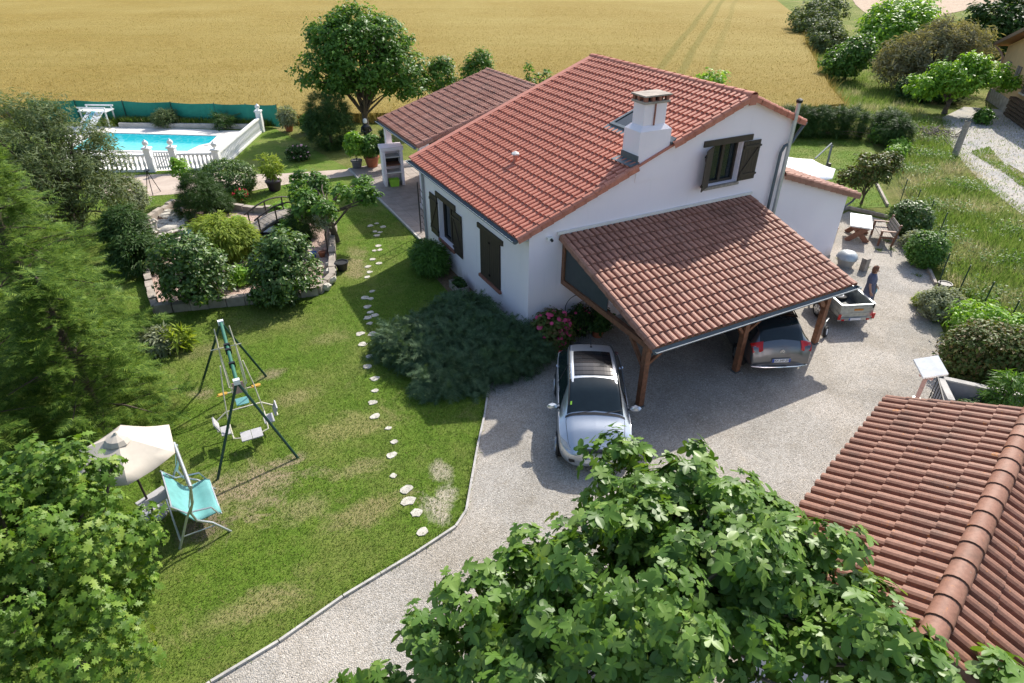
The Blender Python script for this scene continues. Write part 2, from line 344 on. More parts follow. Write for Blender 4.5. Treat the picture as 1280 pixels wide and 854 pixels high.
    t = NT('soil'); g = t.n('NewGeometry').outputs['Position']; t.col(t.ramp(t.noise(g, .8, 6, .7), [(.3, (.33,.23,.16)), (.7, (.5,.38,.27))])); t.set(Roughness=.95); t.bump(t.noise(g, 2, 5), 1, .2)
    t = NT('mulch'); g = t.n('NewGeometry').outputs['Position']; t.col(t.ramp(t.noise(g, 6, 6, .7), [(.3, (.12,.075,.045)), (.7, (.3,.19,.12))])); t.set(Roughness=.95); t.bump(t.noise(g, 20, 5), 1, .05)
    t = NT('pink_gravel'); g = t.n('NewGeometry').outputs['Position']; v = t.n('TexVoronoi'); v.inputs['Scale'].default_value = 22; t.l(g, v.inputs['Vector'])
    hs = t.n('SeparateColor'); t.l(v.outputs['Color'], hs.inputs[0]); t.col(t.ramp(hs.outputs[0], [(0, (.33,.22,.18)), (1, (.58,.44,.37))])); t.set(Roughness=.9); t.bump(t.math('SUBTRACT', 1., v.outputs['Distance']), .8, .03)
    t = NT('track'); g = t.n('NewGeometry').outputs['Position']; a = t.noise(g, .6, 6, .7); b = t.noise(g, 12, 4, .7)
    ct = t.mix(t.ramp(a, [(.35, (.33,.33,.33)), (.65, (.5,.45,.38))]), (.24,.21,.17), t.ramp(b, [(.45, (0,0,0)), (.75, (.8,.8,.8))])); t.col(t.mix(ct, (.17,.2,.06), t.ramp(t.noise(g, .9, 5, .75), [(.58, (0,0,0)), (.68, (.8,.8,.8))]))); t.set(Roughness=.95); t.bump(b, .6, .04)
    t = NT('paving'); g = t.n('NewGeometry').outputs['Position']
    t.col(t.mix(t.ramp(t.noise(g, 1.2, 5), [(.3, (.42,.33,.27)), (.7, (.55,.46,.38))]), (.36,.29,.24), t.ramp(t.noise(g, 25, 4), [(.5, (0,0,0)), (.8, (.6,.6,.6))]))); t.set(Roughness=.85); t.bump(t.noise(g, 40, 3), .3, .01)
    t = NT('wall_paint'); g = t.n('NewGeometry').outputs['Position']; a = t.noise(g, .5, 5, .6); b = t.noise(g, 60, 3, .6)
    mp = t.n('Mapping'); mp.inputs['Scale'].default_value = (2.2, 2.2, .18); t.l(g, mp.inputs[0]); stn = t.noise(mp.outputs[0], 1.5, 5, .7)
    cw = t.ramp(a, [(.35, (.9,.81,.845)), (.65, (.93,.855,.885))]); cw = t.mix(cw, (.68,.65,.67), t.math('MULTIPLY', t.ramp(stn, [(.58, (0,0,0)), (.8, (1,1,1))]), .4))
    sz_ = t.n('SeparateXYZ'); t.l(g, sz_.inputs[0]); ft = t.math('ADD', sz_.outputs[2], t.math('MULTIPLY', t.math('SUBTRACT', stn, .5), 1.2)); cw = t.mix(cw, (.5,.46,.43), t.math('MULTIPLY', t.ramp(ft, [(.12, (1,1,1)), (.5, (0,0,0))]), .55)); t.col(cw); t.set(Roughness=.9, Specular_IOR_Level=.15); t.bump(b, .5, .015)
ground_mats()
for a in [('white_paint', (.8,.8,.78), .5), ('zinc', (.1,.125,.14), .5, .2), ('zinc_pale', (.5,.53,.53), .4, .4), ('dark_wood', (.05,.036,.026), .6), ('post_wood', (.2,.088,.045), .6, 0, .35, 9),
          ('bench_wood', (.2,.09,.055), .6, 0, .3, 9), ('grey_wood', (.3,.26,.22), .8, 0, .3, 8), ('concrete', (.45,.43,.4), .9, 0, .2, 3, .4), ('old_stone', (.36,.31,.26), .9, 0, .3, 3, .6), ('white_stone', (.52,.485,.42), .9, 0, .25, 9, .5),
          ('render_grey', (.33,.33,.35), .9, 0, .15, 3, .4), ('bark', (.1,.075,.055), .9, 0, .4, 8, .8), ('bark_grey', (.19,.16,.13), .9, 0, .4, 8, .8), ('brick_red', (.3,.12,.08), .8, 0, .25, 8), ('fascia', (.5,.19,.13), .7),
          ('glass_dark', (.012,.02,.024), .04), ('black_iron', (.015,.015,.016), .45, .3), ('black_rubber', (.018,.018,.019), .8), ('silver_paint', (.58,.62,.66), .28, .75, .03, 3, 0, .6), ('grey_paint', (.13,.14,.155), .28, .8, .03, 3, 0, .8), ('black_paint', (.008,.009,.011), .18, 0, .03, 3, 0, .5),
          ('chrome', (.75,.76,.78), .15, 1), ('rim_metal', (.5,.51,.53), .3, .9), ('lamp_clear', (.3,.33,.35), .08, .2), ('lamp_red', (.5,.012,.012), .12), ('plate_white', (.75,.76,.78), .4), ('plate_blue', (.02,.07,.4), .4), ('plastic_black', (.022,.022,.024), .5),
          ('galvanised', (.42,.45,.44), .4, .7, .2, 10), ('orange_paint', (.6,.22,.02), .5), ('plywood_dark', (.05,.06,.062), .6), ('green_paint', (.025,.13,.08), .45), ('dark_green_paint', (.012,.05,.035), .45), ('cream_paint', (.62,.58,.45), .5), ('yellow_plastic', (.6,.36,.06), .4),
          ('teal_fabric', (.13,.35,.345), .75), ('terrace_tile', (.3,.255,.22), .7, 0, .2, 2), ('steel_tube', (.55,.57,.58), .35, .7), ('beige_fabric', (.56,.5,.42), .85, 0, .06), ('white_fabric', (.8,.8,.8), .8, 0, .04), ('seat_grey', (.42,.41,.42), .7, 0, .1), ('green_net', (.02,.25,.18), .75, 0, .1, 4), ('pool_tile', (.2,.62,.68), .3, 0, .1, 2), ('coping', (.75,.71,.66), .7, 0, .06, 2),
          ('terracotta', (.34,.11,.05), .7), ('purple_pot', (.05,.025,.045), .5), ('grey_pot', (.12,.12,.13), .6), ('lime_plastic', (.3,.6,.05), .4), ('pink_flower', (.62,.06,.16), .6), ('pale_pink_flower', (.75,.4,.42), .6), ('red_flower', (.6,.02,.03), .6), ('yellow_flower', (.75,.42,.03), .6),
          ('skin', (.5,.28,.2), .55, 0, .05), ('hair_brown', (.2,.08,.04), .6), ('dress_blue', (.13,.135,.2), .85), ('cloth_cyan', (.18,.5,.62), .8), ('ochre_wall', (.6,.4,.2), .9, 0, .08, 1.5, .3), ('shutter_brown', (.14,.085,.05), .6), ('shutter_grey', (.2,.17,.15), .7), ('pinkish_post', (.4,.25,.21), .7), ('blue_plastic', (.03,.1,.4), .4), ('stack_wood', (.12,.08,.05), .9, 0, .5, 12), ('olive_tarp', (.12,.1,.08), .8)]: plain(*a)
tilemat('tile_new', [(.53,.195,.13), (.56,.215,.145), (.59,.24,.165)], (.3,.11,.08), .4, .1)
tilemat('tile_old', [(.35,.17,.12), (.39,.195,.14), (.43,.225,.165)], (.14,.08,.06), .6, .25)
tilemat('tile_garage', [(.255,.12,.08), (.285,.14,.095), (.32,.165,.115)], (.11,.075,.055), .65, .7)
tilemat('tile_weathered', [(.33,.15,.11), (.39,.19,.14), (.44,.23,.175)], (.07,.06,.05), .7, .15)
def bladeland(name, poly, z, mat):
    return tag(link(name, MB().add([(x, y, z) for x, y in poly], [tuple(range(len(poly)))]), mat, fix=False), kind='structure')
# ------------------------------------------------------------------ the land
g = MB(); N = 60
gx = np.concatenate([np.linspace(-900,-60,10), np.linspace(-50,130,46), np.linspace(160,1400,10)]); gy = np.concatenate([np.linspace(-300,-40,6), np.linspace(-30,130,42), np.linspace(160,1500,10)])
for y in gy:
    for x in gx: g.V.append((x, y, 0))
for j in range(len(gy)-1):
    for i in range(len(gx)-1): k = j*len(gx)+i; g.F.append((k, k+1, k+len(gx)+1, k+len(gx)))
tag(link('ground', g, 'meadow', fix=False), 'rough meadow grass around the plot', 'ground', kind='structure')
EDGE = [(-22,-10.6), (-13,-7.8), (-9.81,-6.76), (-8.66,-6.54), (-7.41,-6.17), (-5.84,-5.86), (-4.85,-5.61), (-4.47,-5.31), (-3.95,-4.48), (-3.37,-3.56), (-2.67,-2.52), (-2.0,-1.4)]
LAWN = EDGE+[(0,-1.0), (0,20), (-2,31.3), (-10.4,37), (-26,44), (-34,20), (-34,-10)]
lawn = bladeland('lawn', LAWN, .012, 'lawn'); tag(lawn, 'green lawn with dry patches left of the house', 'lawn')
GRAVEL = [(-22,-10.6)]+EDGE[1:]+[(0,.1), (13.7,.1), (14.3,2.2), (18.8,3.1), (19.3,1.6), (18.3,.7), (16.2,-2.4), (15.1,-3.4), (13.6,-4.3), (12.1,-5.6), (10.9,-6.5), (9.3,-7.3), (7.5,-9), (8,-22), (-30,-22)]
tag(bladeland('gravel_drive', GRAVEL, .02, 'gravel'), 'pale gravel drive and yard in front of the house', 'drive')
kerb = tag(bpy.data.objects.new('kerb', None), 'thin concrete edging between the lawn and the gravel drive', 'kerb', kind='structure'); C.objects.link(kerb)
for a, b in zip(EDGE[:-1], EDGE[1:]):
    d = Vector((b[0]-a[0], b[1]-a[1], 0)); n = max(1, round(d.length/1.0))
    for i in range(n):
        p = Vector((*a, .02))+d*(i/n); q = Vector((*a, .02))+d*((i+.985)/n)
        link('edging_slab', MB().beam(p, q, .05, .11), 'concrete', kerb)
tag(bladeland('back_lawn', [(9.7,4.2), (15,3.2), (18.8,3.4), (21.2,2.6), (24.4,5.7), (28.0,8.3), (31.5,11.4), (27.5,14.2), (14,16)], .012, 'lawn'), 'small bright lawn behind the house', 'lawn')
PATH = [(-12,24.6), (-9.2,23.6), (-6.2,22.4), (-4,20.9), (0,19.9), (0,18.7), (-3.2,18.9), (-5.3,18.6), (-6.6,19.3), (-9,19.9), (-11.8,20.6)]
path = tag(bladeland('garden_path', PATH, .02, 'paving'), 'pale paved path between the pool and the pond', 'path')
tag(bladeland('neighbour_track', [(41,12.6), (36,9.2), (33.2,7.0), (30.6,4.6), (28,2), (25.5,-1), (20,-6), (21.8,-7.2), (27,-1.6), (29.5,.6), (31.6,3), (33.4,4), (31.2,1), (27,-3.5), (24,-8), (28,-8), (34,1.5), (38,4.5), (44.5,8.6), (48,11.6), (46,14)], .014, 'track'), 'grey stony track leading to the neighbouring house', 'track')
tag(bladeland('bare_soil', [(88,51), (97,52), (118,60), (150,70), (190,84), (190,110), (150,105), (120,80)], .05, 'soil'), 'bare pinkish ploughed soil beyond the hedgerow', 'soil')
# wheat field: a raised crop with a ragged edge of real stalks
WH = [(-160,140), (-34,52.5), (-10.4,37.6), (-1.6,31.9), (8,28.0), (20,22.8), (31.5,17.6), (36,17.0), (40.5,21.9), (60,41), (81.5,60.4), (114,96), (420,420), (420,1300), (-700,1300), (-700,300)]
w = MB(); n = len(WH); w.add([(x,y,0) for x, y in WH]+[(x,y,.62) for x, y in WH], [tuple(range(n,2*n))]+[(i,(i+1) % n,n+(i+1) % n,n+i) for i in range(n)])
tag(link('wheat_field', w, 'wheat', fix=False), 'ripe golden wheat field behind the garden', 'field', kind='structure')
def near(poly, n, dmax, dmin=0, power=1.0):
    q = polyfill(poly, n); return q
pts = polyfill([(-34,52.5), (-10.4,37.4), (-1.6,31.7), (8,27.8), (20,22.6), (31.5,17.4), (36,16.8), (40.5,21.7), (60,41), (81.5,60.4), (60,95), (0,110), (-60,110)], 260000)
dist = np.hypot(pts[:,0]+8, pts[:,1]+14); pts = pts[rng.random(len(pts)) < np.clip((55/dist)**2.2, .12, 1)]
blades('wheat_stalks', pts, .52, .16, .09, 'straw', .35, 'ripe wheat ears standing in the field', 'wheat')
pe = []
for a, b in zip(WH[1:10], WH[2:11]):
    a, b = np.array(a), np.array(b); m = int(np.linalg.norm(b-a)*40); tt = rng.random(m); pe.append(a+(b-a)*tt[:,None]+rng.normal(size=(m,2))*.28)
blades('wheat_edge', np.vstack(pe), 0, .8, .05, 'straw', .25, 'ragged edge of the ripe wheat', 'wheat')
# mown lawn blades, denser towards the camera
lp = polyfill([(-16,-9.2), (-9,-7.2), (-4,-5.6), (0,-1), (0,12), (-3,20), (-14,20)], 400000); lp = lp[inside(LAWN, lp)]
dist = np.hypot(lp[:,0]+8.2, lp[:,1]+14.3); lp = lp[rng.random(len(lp)) < np.clip((15/dist)**1.2, .25, 1)]
lp = lp[~inside([(-9.6,18.4),(-10.2,7.9),(-4.8,6.3),(-2.9,10.5),(-3.4,14.5),(-5.6,15.7)], lp)]
blades('lawn_grass', lp, .012, .032, .016, 'blade', .7, 'short mown grass of the lawn', 'grass')
lp = polyfill([(14,3.6), (18.8,3.5), (21.2,2.8), (24.4,5.8), (31.2,11.4), (27.5,14)], 14000); blades('back_lawn_grass', lp, .012, .035, .03, 'blade', .7, 'short mown grass of the back lawn', 'grass')
# tall verge between the garden fence and the track
VERGE = [(8.6,-10.5), (10.4,-8.7), (14.9,-5.2), (15.6,-3.7), (17.6,-1.6), (20.4,.7), (22.4,2.4), (25,5), (29.3,8.3), (32.2,11.3), (33.5,16.6), (36,16.6), (40.5,21.4), (60,40.5), (81,60), (92,72), (92,62), (68,40), (52,24), (44,17), (40,13), (35.4,9.1), (32.8,7.1), (30.2,4.8), (27.6,2.2), (25.2,-.8), (19.6,-5.8), (14,-12)]
vp = polyfill(VERGE, 230000); dist = np.hypot(vp[:,0]+8.2, vp[:,1]+14.3); vp = vp[rng.random(len(vp)) < np.clip((26/dist)**1.6, .12, 1)]
patch = .5+.5*np.sin(vp[:,0]*.9+1.3*np.sin(vp[:,1]*.7))*np.cos(vp[:,1]*1.1-.5*np.sin(vp[:,0]*.6)); vp = vp[rng.random(len(vp)) < .35+.65*patch]
blades('verge_grass', vp, 0, .36, .03, 'tall_grass', .42, 'tall seeding grass on the bank beside the track', 'grass')
wq = polyfill(VERGE[:10]+VERGE[-8:], 9000); wk = np.sin(wq[:,0]*1.7)+np.cos(wq[:,1]*1.9+wq[:,0]) ; wq = wq[rng.random(len(wq)) < np.clip(.05+.3*wk, .01, .6)]
WEEDS = np.column_stack([wq, .1+.25*rng.random(len(wq))])
hp = polyfill([(33.8,6.4),(31.4,3.2),(27,-1.6),(22,-7.2),(23.5,-7.6),(28,-1.8),(32.6,3.6),(36,6.5)], 5000); blades('track_grass', hp, .01, .1, .05, 'tall_grass', .5, 'strip of grass along the middle of the track', 'grass')
bp = polyfill([(-14,-7.6),(0,-3),(14,1),(18,2.8),(17,-1),(9,-7.4),(6,-10),(-10,-12)], 14000); bp = bp[inside(GRAVEL, bp)]
me = scatter('gravel_stones', [(0,0,.9),(1,0,0),(-.5,.85,0),(-.5,-.85,0)], [(0,1,2),(0,2,3),(0,3,1)], np.column_stack([bp, np.full(len(bp), .02)]), frames(np.array([[0,0,1.]])+rng.normal(size=(len(bp),3))*.2), .010+.012*rng.random(len(bp)))
t = NT('pebble'); t.col(t.ramp(rnd(t), [(0, (.3,.26,.21)), (.6, (.52,.46,.39)), (1, (.7,.66,.6))])); t.set(Roughness=.9)
tag(link('gravel_stones', me, 'pebble'), 'loose pale gravel stones of the yard', 'gravel', kind='stuff')
# stepping stones set in the lawn
STEPS = [(-1.41,11.51),(-1.08,11.65),(-.94,11.16),(-1.42,10.8),(-1.26,10.63),(-1.49,10.35),(-1.76,9.29),(-1.83,8.88),(-2.05,8.9),(-2.36,8.13),(-2.25,7.67),(-2.72,7.59),(-2.81,7.1),(-3.01,6.75),(-3.19,5.57),(-3.56,5.22),(-3.4,5.07),(-3.67,4.57),(-3.69,4.15),(-3.61,3.87),(-3.87,3.83),(-3.93,3.45),(-4.04,2.78),(-4.4,2.97),(-4.48,2.33),(-4.51,1.59),(-4.74,1.09),(-4.73,.41),(-4.89,-.15),(-5.11,-.64),(-5.23,-1.22),(-5.07,-1.85),(-5.11,-2.41),(-5.33,-2.85),(-5.52,-3.54),(-5.41,-4.09),(-5.48,-4.44),(-5.44,-4.85),(-5.51,-5.39)]
for i, (x, y) in enumerate(STEPS):
    q = random.Random(i); r_ = .09 if i in (31,34) else q.uniform(.1,.155)
    if i > 34: r_ = q.uniform(.125,.16)
    m = q.randint(8,12); pl = [(x+r_*q.uniform(.7,1.2)*math.cos(2*math.pi*k/m), y+.85*r_*q.uniform(.7,1.2)*math.sin(2*math.pi*k/m)) for k in range(m)]
    link('stepping_stone', MB().prism(pl, .0, .032), 'white_stone', lawn)
gw_ = []
for a, b in zip(EDGE[1:-1], EDGE[2:]):
    a, b = np.array(a), np.array(b); m = int(np.linalg.norm(b-a)*60); gw_.append(a+(b-a)*rng.random(m)[:,None]+rng.normal(size=(m,2))*np.array([.05,.05])+np.array([-.03,.05]))
for x, y in ((16.6,-.6), (17.2,.0), (16.1,-.4), (15.3,-2.6), (12.6,-5.0), (14.2,-1.2), (10.4,-6.6), (13.9,-.3)): gw_.append(np.array([x,y])+rng.normal(size=(60,2))*.09)
blades('edge_weeds', np.vstack(gw_), .02, .07, .02, 'blade', .7, 'grass tufts growing along the gravel edges', 'grass')
TE = [(41,12.6), (36,9.2), (33.2,7.0), (30.6,4.6), (28,2), (25.5,-1), (20,-6)]; te = []
for a, b in zip(TE[:-1], TE[1:]):
    a, b = np.array(a), np.array(b); m = int(np.linalg.norm(b-a)*110); te.append(a+(b-a)*rng.random(m)[:,None]+rng.normal(size=(m,2))*.28)
te.append(polyfill([(40,12), (33,6.6), (26,-.6), (28,-4), (38,4.6), (46,11)], 1500))
blades('track_verge', np.vstack(te), .01, .12, .04, 'tall_grass', .6, 'grass creeping over the edges of the track', 'grass')
ts_ = polyfill([(40,12), (33,6.6), (26,-.6), (28,-4), (38,4.6), (46,11)], 5000)
tag(link('track_stones', scatter('track_stones', [(0,0,.9),(1,0,0),(-.5,.85,0),(-.5,-.85,0)], [(0,1,2),(0,2,3),(0,3,1)], np.column_stack([ts_, np.full(len(ts_), .014)]), frames(np.array([[0,0,1.]])+rng.normal(size=(len(ts_),3))*.2), .02+.03*rng.random(len(ts_))), 'pebble'), 'loose stones on the neighbouring track', 'stones', kind='stuff')
# ------------------------------------------------------------------ roof tiles
def tile_mesh(w, L, h=.085, lift=.045, name='tile'):
    pan = w*.27; xs = [(0, .012), (.02, 0), (pan, 0)]
    for k in range(1, 6):
        a = math.pi*(1-k/5*.999); cx = (pan+w)/2; r_ = (w-pan)/2; xs.append((cx+r_*math.cos(a)*1.0, h*math.sin(a)**.5 if 0 < k < 5 else 0))
    V = []; m = len(xs)
    for x, z in xs: V.append((x, 0, z+lift))
    for x, z in xs: V.append((x, L+.05, z))
    for x, z in xs: V.append((x, .004, z+lift-.024))
    F = [(i, i+1, m+i+1, m+i) for i in range(m-1)]+[(2*m+i, 2*m+i+1, i+1, i) for i in range(m-1)]
    me = bpy.data.meshes.new(name); me.from_pydata(V, [], F); me.update(); return me
def lay_tiles(roof, O, u, v, nu, nv, w, L, mat, limit=300, skip=None, jit=.007, lift=.045):
    """tiles in courses; the nearest ones are objects, the rest one joined part"""
    O, u, v = Vector(O), Vector(u).normalized(), Vector(v).normalized(); n = u.cross(v)
    me = tile_mesh(w, L, lift=lift); me.materials.append(MAT[mat]); q = random.Random(nu*nv)
    B = np.array([vv.co[:] for vv in me.vertices]); FF = np.array([p.vertices[:] for p in me.polygons]); pl = []
    for j in range(nv):
        for i in range(nu):
            p = O+u*(i*w)+v*(j*L)
            if skip and skip(p+u*w/2+v*L/2): continue
            pl.append((p-CAM, p))
    pl.sort(key=lambda a: a[0].length)
    rest = []
    for k, (_, p) in enumerate(pl):
        a = q.gauss(0, .011); d = u*math.cos(a)+v*math.sin(a); e = n.cross(d)
        pp = p+n*q.uniform(0, jit)+v*q.gauss(0, jit)
        if k < limit:
            o = bpy.data.objects.new('tile', me); C.objects.link(o); o.parent = roof
            Mx = Matrix((d, e, n)).transposed().to_4x4(); Mx.translation = pp; o.matrix_local = Mx
        else: rest.append(np.array(pp)+B @ np.array([d, e, n]))
    if rest:
        V = np.vstack(rest); F = (FF[None]+(np.arange(len(rest))*len(B))[:,None,None]).reshape(-1,4)
        o = link('tile_field', npmesh('tile_field', V, F), mat, roof); o.data.polygons.foreach_set('use_smooth', [False]*len(F)); o['kind'] = 'stuff'
def cap_row(roof, a, b, n, r, mat, name='ridge_tile', squash=.75, over=.05, up=(0,0,1), lift=.0, taper=1.12):
    """overlapping half-round caps from a to b"""
    a, b = Vector(a), Vector(b); d = (b-a)/n; dn = d.normalized(); x = dn.cross(Vector(up)).normalized(); z = x.cross(dn)
    V = []; F = []; m = 9; L = d.length+over
    for t_, rr, lz in ((0, r*taper, .012), (L, r, 0)):
        for k in range(m):
            ang = math.pi*(-.05+1.1*k/(m-1)); V.append((rr*math.cos(ang), t_, rr*squash*math.sin(ang)+lz))
    for k in range(m):
        ang = math.pi*(-.05+1.1*k/(m-1)); V.append(((r*taper-.02)*math.cos(ang), .003, (r*taper*squash-.02)*math.sin(ang)+.012))
    F = [(k+1, k, m+k, m+k+1) for k in range(m-1)]+[(k, k+1, 2*m+k+1, 2*m+k) for k in range(m-1)]
    me = bpy.data.meshes.new(name); me.from_pydata(V, [], F); me.update(); bmesh_fix(me); me.materials.append(MAT[mat])
    me.polygons.foreach_set('use_smooth', [True]*len(me.polygons)); me.set_sharp_from_angle(angle=R(50))
    for i in range(n):
        o = bpy.data.objects.new(name, me); C.objects.link(o); o.parent = roof
        Mx = Matrix((x, dn, z)).transposed().to_4x4(); Mx.translation = a+d*i+z*lift; o.matrix_local = Mx
def verge_row(roof, a, b, n, side, mat, name='verge_tile', r=.085, drop=.13):
    """barrel tile with a skirt hanging down the gable, along a rake; side = outward direction"""
    a, b = Vector(a), Vector(b); d = (b-a)/n; dn = d.normalized(); s = Vector(side); s = (s-dn*s.dot(dn)).normalized(); z = s.cross(dn)
    if z.z < 0: z = -z
    prof = [(-r*1.1, 0)]+[(-r*math.cos(math.pi*k/6)*.95, r*.8*math.sin(math.pi*k/6)) for k in range(1,5)]+[(r*.95, r*.1), (r*.95, -drop)]
    V = []; L = d.length+.04; m = len(prof)
    for t_, l_ in ((0, .022), (L, 0)):
        for y, q in prof: V.append((y, t_, q+l_))
    for y, q in prof: V.append((y-.01, .004, q))
    F = [(k, k+1, m+k+1, m+k) for k in range(m-1)]+[(2*m+k, 2*m+k+1, k+1, k) for k in range(m-1)]
    me = bpy.data.meshes.new(name); me.from_pydata(V, [], F); me.update(); bmesh_fix(me); me.materials.append(MAT[mat])
    for i in range(n):
        o = bpy.data.objects.new(name, me); C.objects.link(o); o.parent = roof
        Mx = Matrix((s, dn, z)).transposed().to_4x4(); Mx.translation = a+d*i; o.matrix_local = Mx
def gutter(name, a, b, parent, r=.075, out=(0,-1,0), rim='zinc_pale', mat='zinc'):
    a, b = Vector(a), Vector(b); d = (b-a); x = Vector(out).normalized(); V = []; F = []; m = 8
    for p in (a, b):
        for rr in (r, r-.008):
            for k in range(m):
                ang = math.pi+math.pi*k/(m-1); V.append(p+x*(rr*math.cos(ang))+Vector((0,0,rr*math.sin(ang))))
    for k in range(m-1):
        F += [(k, k+1, 2*m+k+1, 2*m+k), (m+k+1, m+k, 3*m+k, 3*m+k+1), (k+1, k, m+k, m+k+1), (2*m+k, 2*m+k+1, 3*m+k+1, 3*m+k)]
    g_ = part(name, MB().add(V, F), mat, parent, True)
    part('rim', MB().tube([a+x*r, b+x*r], .012, 6), rim, g_, True)
    for p, s in ((a, -1), (b, 1)):
        part('end_cap', MB().extr([p+x*(r*1.03*math.cos(math.pi+math.pi*k/7))+Vector((0,0,r*1.03*math.sin(math.pi+math.pi*k/7))) for k in range(8)], d.normalized()*.012*s), mat, g_)
    return g_
# ------------------------------------------------------------------ the house
house = thing('house', 'white rendered house with red roman tile roof and tall gable', 'house')
SL = .383; HE = 3.632; XR = 7.522; W = 9.677; L = 8.3
def zr(x): return HE+SL*(x+.455) if x <= XR else 6.687-.39*(x-XR)
top = lambda x: zr(x)-.13
wl = MB()
GW = (6.42, 7.62, 4.03, 5.3)    # gable window opening
x0, x1, z0, z1 = GW
wl.quad((0,0,0), (x0,0,0), (x0,0,top(x0)), (0,0,top(0))); wl.quad((x0,0,0), (x1,0,0), (x1,0,z0), (x0,0,z0))
wl.quad((x0,0,z1), (x1,0,z1), (x1,0,top(x1)), (XR,0,top(XR)), (x0,0,top(x0))); wl.quad((x1,0,0), (W,0,0), (W,0,top(W)), (x1,0,top(x1)))
D = .26
for a, b in (((x0,z0),(x1,z0)), ((x1,z0),(x1,z1)), ((x1,z1),(x0,z1)), ((x0,z1),(x0,z0))): wl.quad((a[0],0,a[1]), (b[0],0,b[1]), (b[0],D,b[1]), (a[0],D,a[1]))
LW = (5.42, 6.82, .98, 2.55)    # side window opening (y, z)
y0, y1, q0, q1 = LW; T0 = top(0)
for ya, yb, za, zb in ((0,y0,0,T0), (y1,L,0,T0), (y0,y1,0,q0), (y0,y1,q1,T0)): wl.quad((0,ya,za), (0,yb,za), (0,yb,zb), (0,ya,zb))
for a, b in (((y0,q0),(y1,q0)), ((y1,q0),(y1,q1)), ((y1,q1),(y0,q1)), ((y0,q1),(y0,q0))): wl.quad((0,a[0],a[1]), (0,b[0],b[1]), (D,b[0],b[1]), (D,a[0],a[1]))
wl.quad((W,0,0), (W,L,0), (W,L,top(W)), (W,0,top(W))); wl.quad((0,L,0), (W,L,0), (W,L,top(W)), (XR,L,top(XR)), (0,L,T0))
part('wall', wl, 'wall_paint', house)
part('plinth_band', MB().box((-.02,-.02,0), (13.67,-.003,.16)), 'render_grey', house)
# main roof
deck = MB(); ov = .455
deck.extr([(-ov+.05,-.1,zr(-ov)-.09), (XR,-.1,zr(XR)-.09), (W+ov-.05,-.1,zr(W+ov)-.09), (W+ov-.05,-.1,zr(W+ov)-.05), (XR,-.1,zr(XR)-.02), (-ov+.05,-.1,zr(-ov)-.05)], (0,8.42,0))
roof = part('roof', deck, 'fascia', house)
ev = Vector((1,0,SL)).normalized(); slope = (XR+ov)*math.sqrt(1+SL*SL)
def hole(p): return (3.45 < p.x < 4.75 and p.y < .8) or (4.4 < p.x < 5.5 and 1.8 < p.y < 2.72)
lay_tiles(roof, (-ov,8.2,HE-.045), (0,-1,0), ev, 39, 24, 8.24/39, slope/24, 'tile_new', 300, hole)
er = Vector((-1,0,.39)).normalized(); sr = (W+ov-XR)*math.sqrt(1+.39**2)
lay_tiles(roof, (W+ov,-.04,zr(W+ov)-.045), (0,1,0), er, 39, 8, 8.3/39, sr/8, 'tile_new', 0)
cap_row(roof, (XR,-.18,6.66), (XR,8.4,6.66), 21, .14, 'tile_new')
part('ridge_end', MB().cbox((XR,-.16,6.56), (.26,.05,.3)), 'fascia', roof)
o3 = lambda x: zr(x)-.03
verge_row(roof, (-ov,-.1,o3(-ov)), (3.42,-.1,o3(3.42)), 11, (0,-1,0), 'tile_new'); verge_row(roof, (4.68,-.1,o3(4.68)), (XR-.1,-.1,o3(XR-.1)), 8, (0,-1,0), 'tile_new')
verge_row(roof, (W+ov,-.1,o3(W+ov)), (XR+.1,-.1,o3(XR+.1)), 8, (0,-1,0), 'tile_new')
part('verge_flashing', MB().extr([(-ov,8.18,HE+.02), (XR,8.18,6.69), (XR,8.44,6.69), (-ov,8.44,HE+.02)], (0,0,.05)), 'fascia', roof)
gutter('gutter', (-ov-.05,-.12,HE-.06), (-ov-.05,8.4,HE-.06), house, .085, (-1,0,0))
part('soffit', MB().box((-ov,.0,HE-.19), (-.003,8.3,HE-.15)), 'zinc_pale', house)
gutter('gutter', (W+ov+.05,-.1,zr(W+ov)-.08), (W+ov+.05,8.3,zr(W+ov)-.08), house, .07, (1,0,0))
# windows
def shutter(parent, O, ax, w, h, out, mat='dark_wood', z=True, label='shutter'):
    """plank shutter with Z brace; O lower corner, ax along the wall, out away from it"""
    O, ax, out = Vector(O), Vector(ax).normalized(), Vector(out).normalized(); up = Vector((0,0,1)); nb = max(3, round(w/.13)); s = None
    for i in range(nb):
        a = O+ax*(w*i/nb+.004); b = O+ax*(w*(i+1)/nb-.004); m = MB().extr([a, b, b+up*h, a+up*h], out*.03)
        if s is None: s = part(label, m, mat, parent)
        else: part('plank', m, mat, s)
    if z:
        for zz in (.14, .86): part('batten', MB().beam(O+out*.045+up*h*zz+ax*.02, O+out*.045+up*h*zz+ax*(w-.02), .03, .09, up), mat, s)
        part('brace', MB().beam(O+out*.044+up*h*.18+ax*.05, O+out*.044+up*h*.82+ax*(w-.05), .028, .08, up), mat, s)
    for zz in (.14,.86): part('hinge', MB().cbox(O+up*h*zz+out*.03+ax*w, (.06,.06,.05)), 'black_iron', s)
    return s
wn_ = part('window', MB().box((x0,D-.03,z0), (x1,D,z1)), 'glass_dark', house)
fr = MB()
for xa, xb in ((x0,x0+.07), ((x0+x1)/2-.05,(x0+x1)/2+.05), (x1-.07,x1)): fr.box((xa,D-.09,z0), (xb,D-.031,z1))
fr.box((x0+.071,D-.088,z0), (x1-.071,D-.032,z0+.08)); fr.box((x0+.071,D-.088,z1-.07), (x1-.071,D-.032,z1)); part('frame', fr, 'dark_wood', wn_)
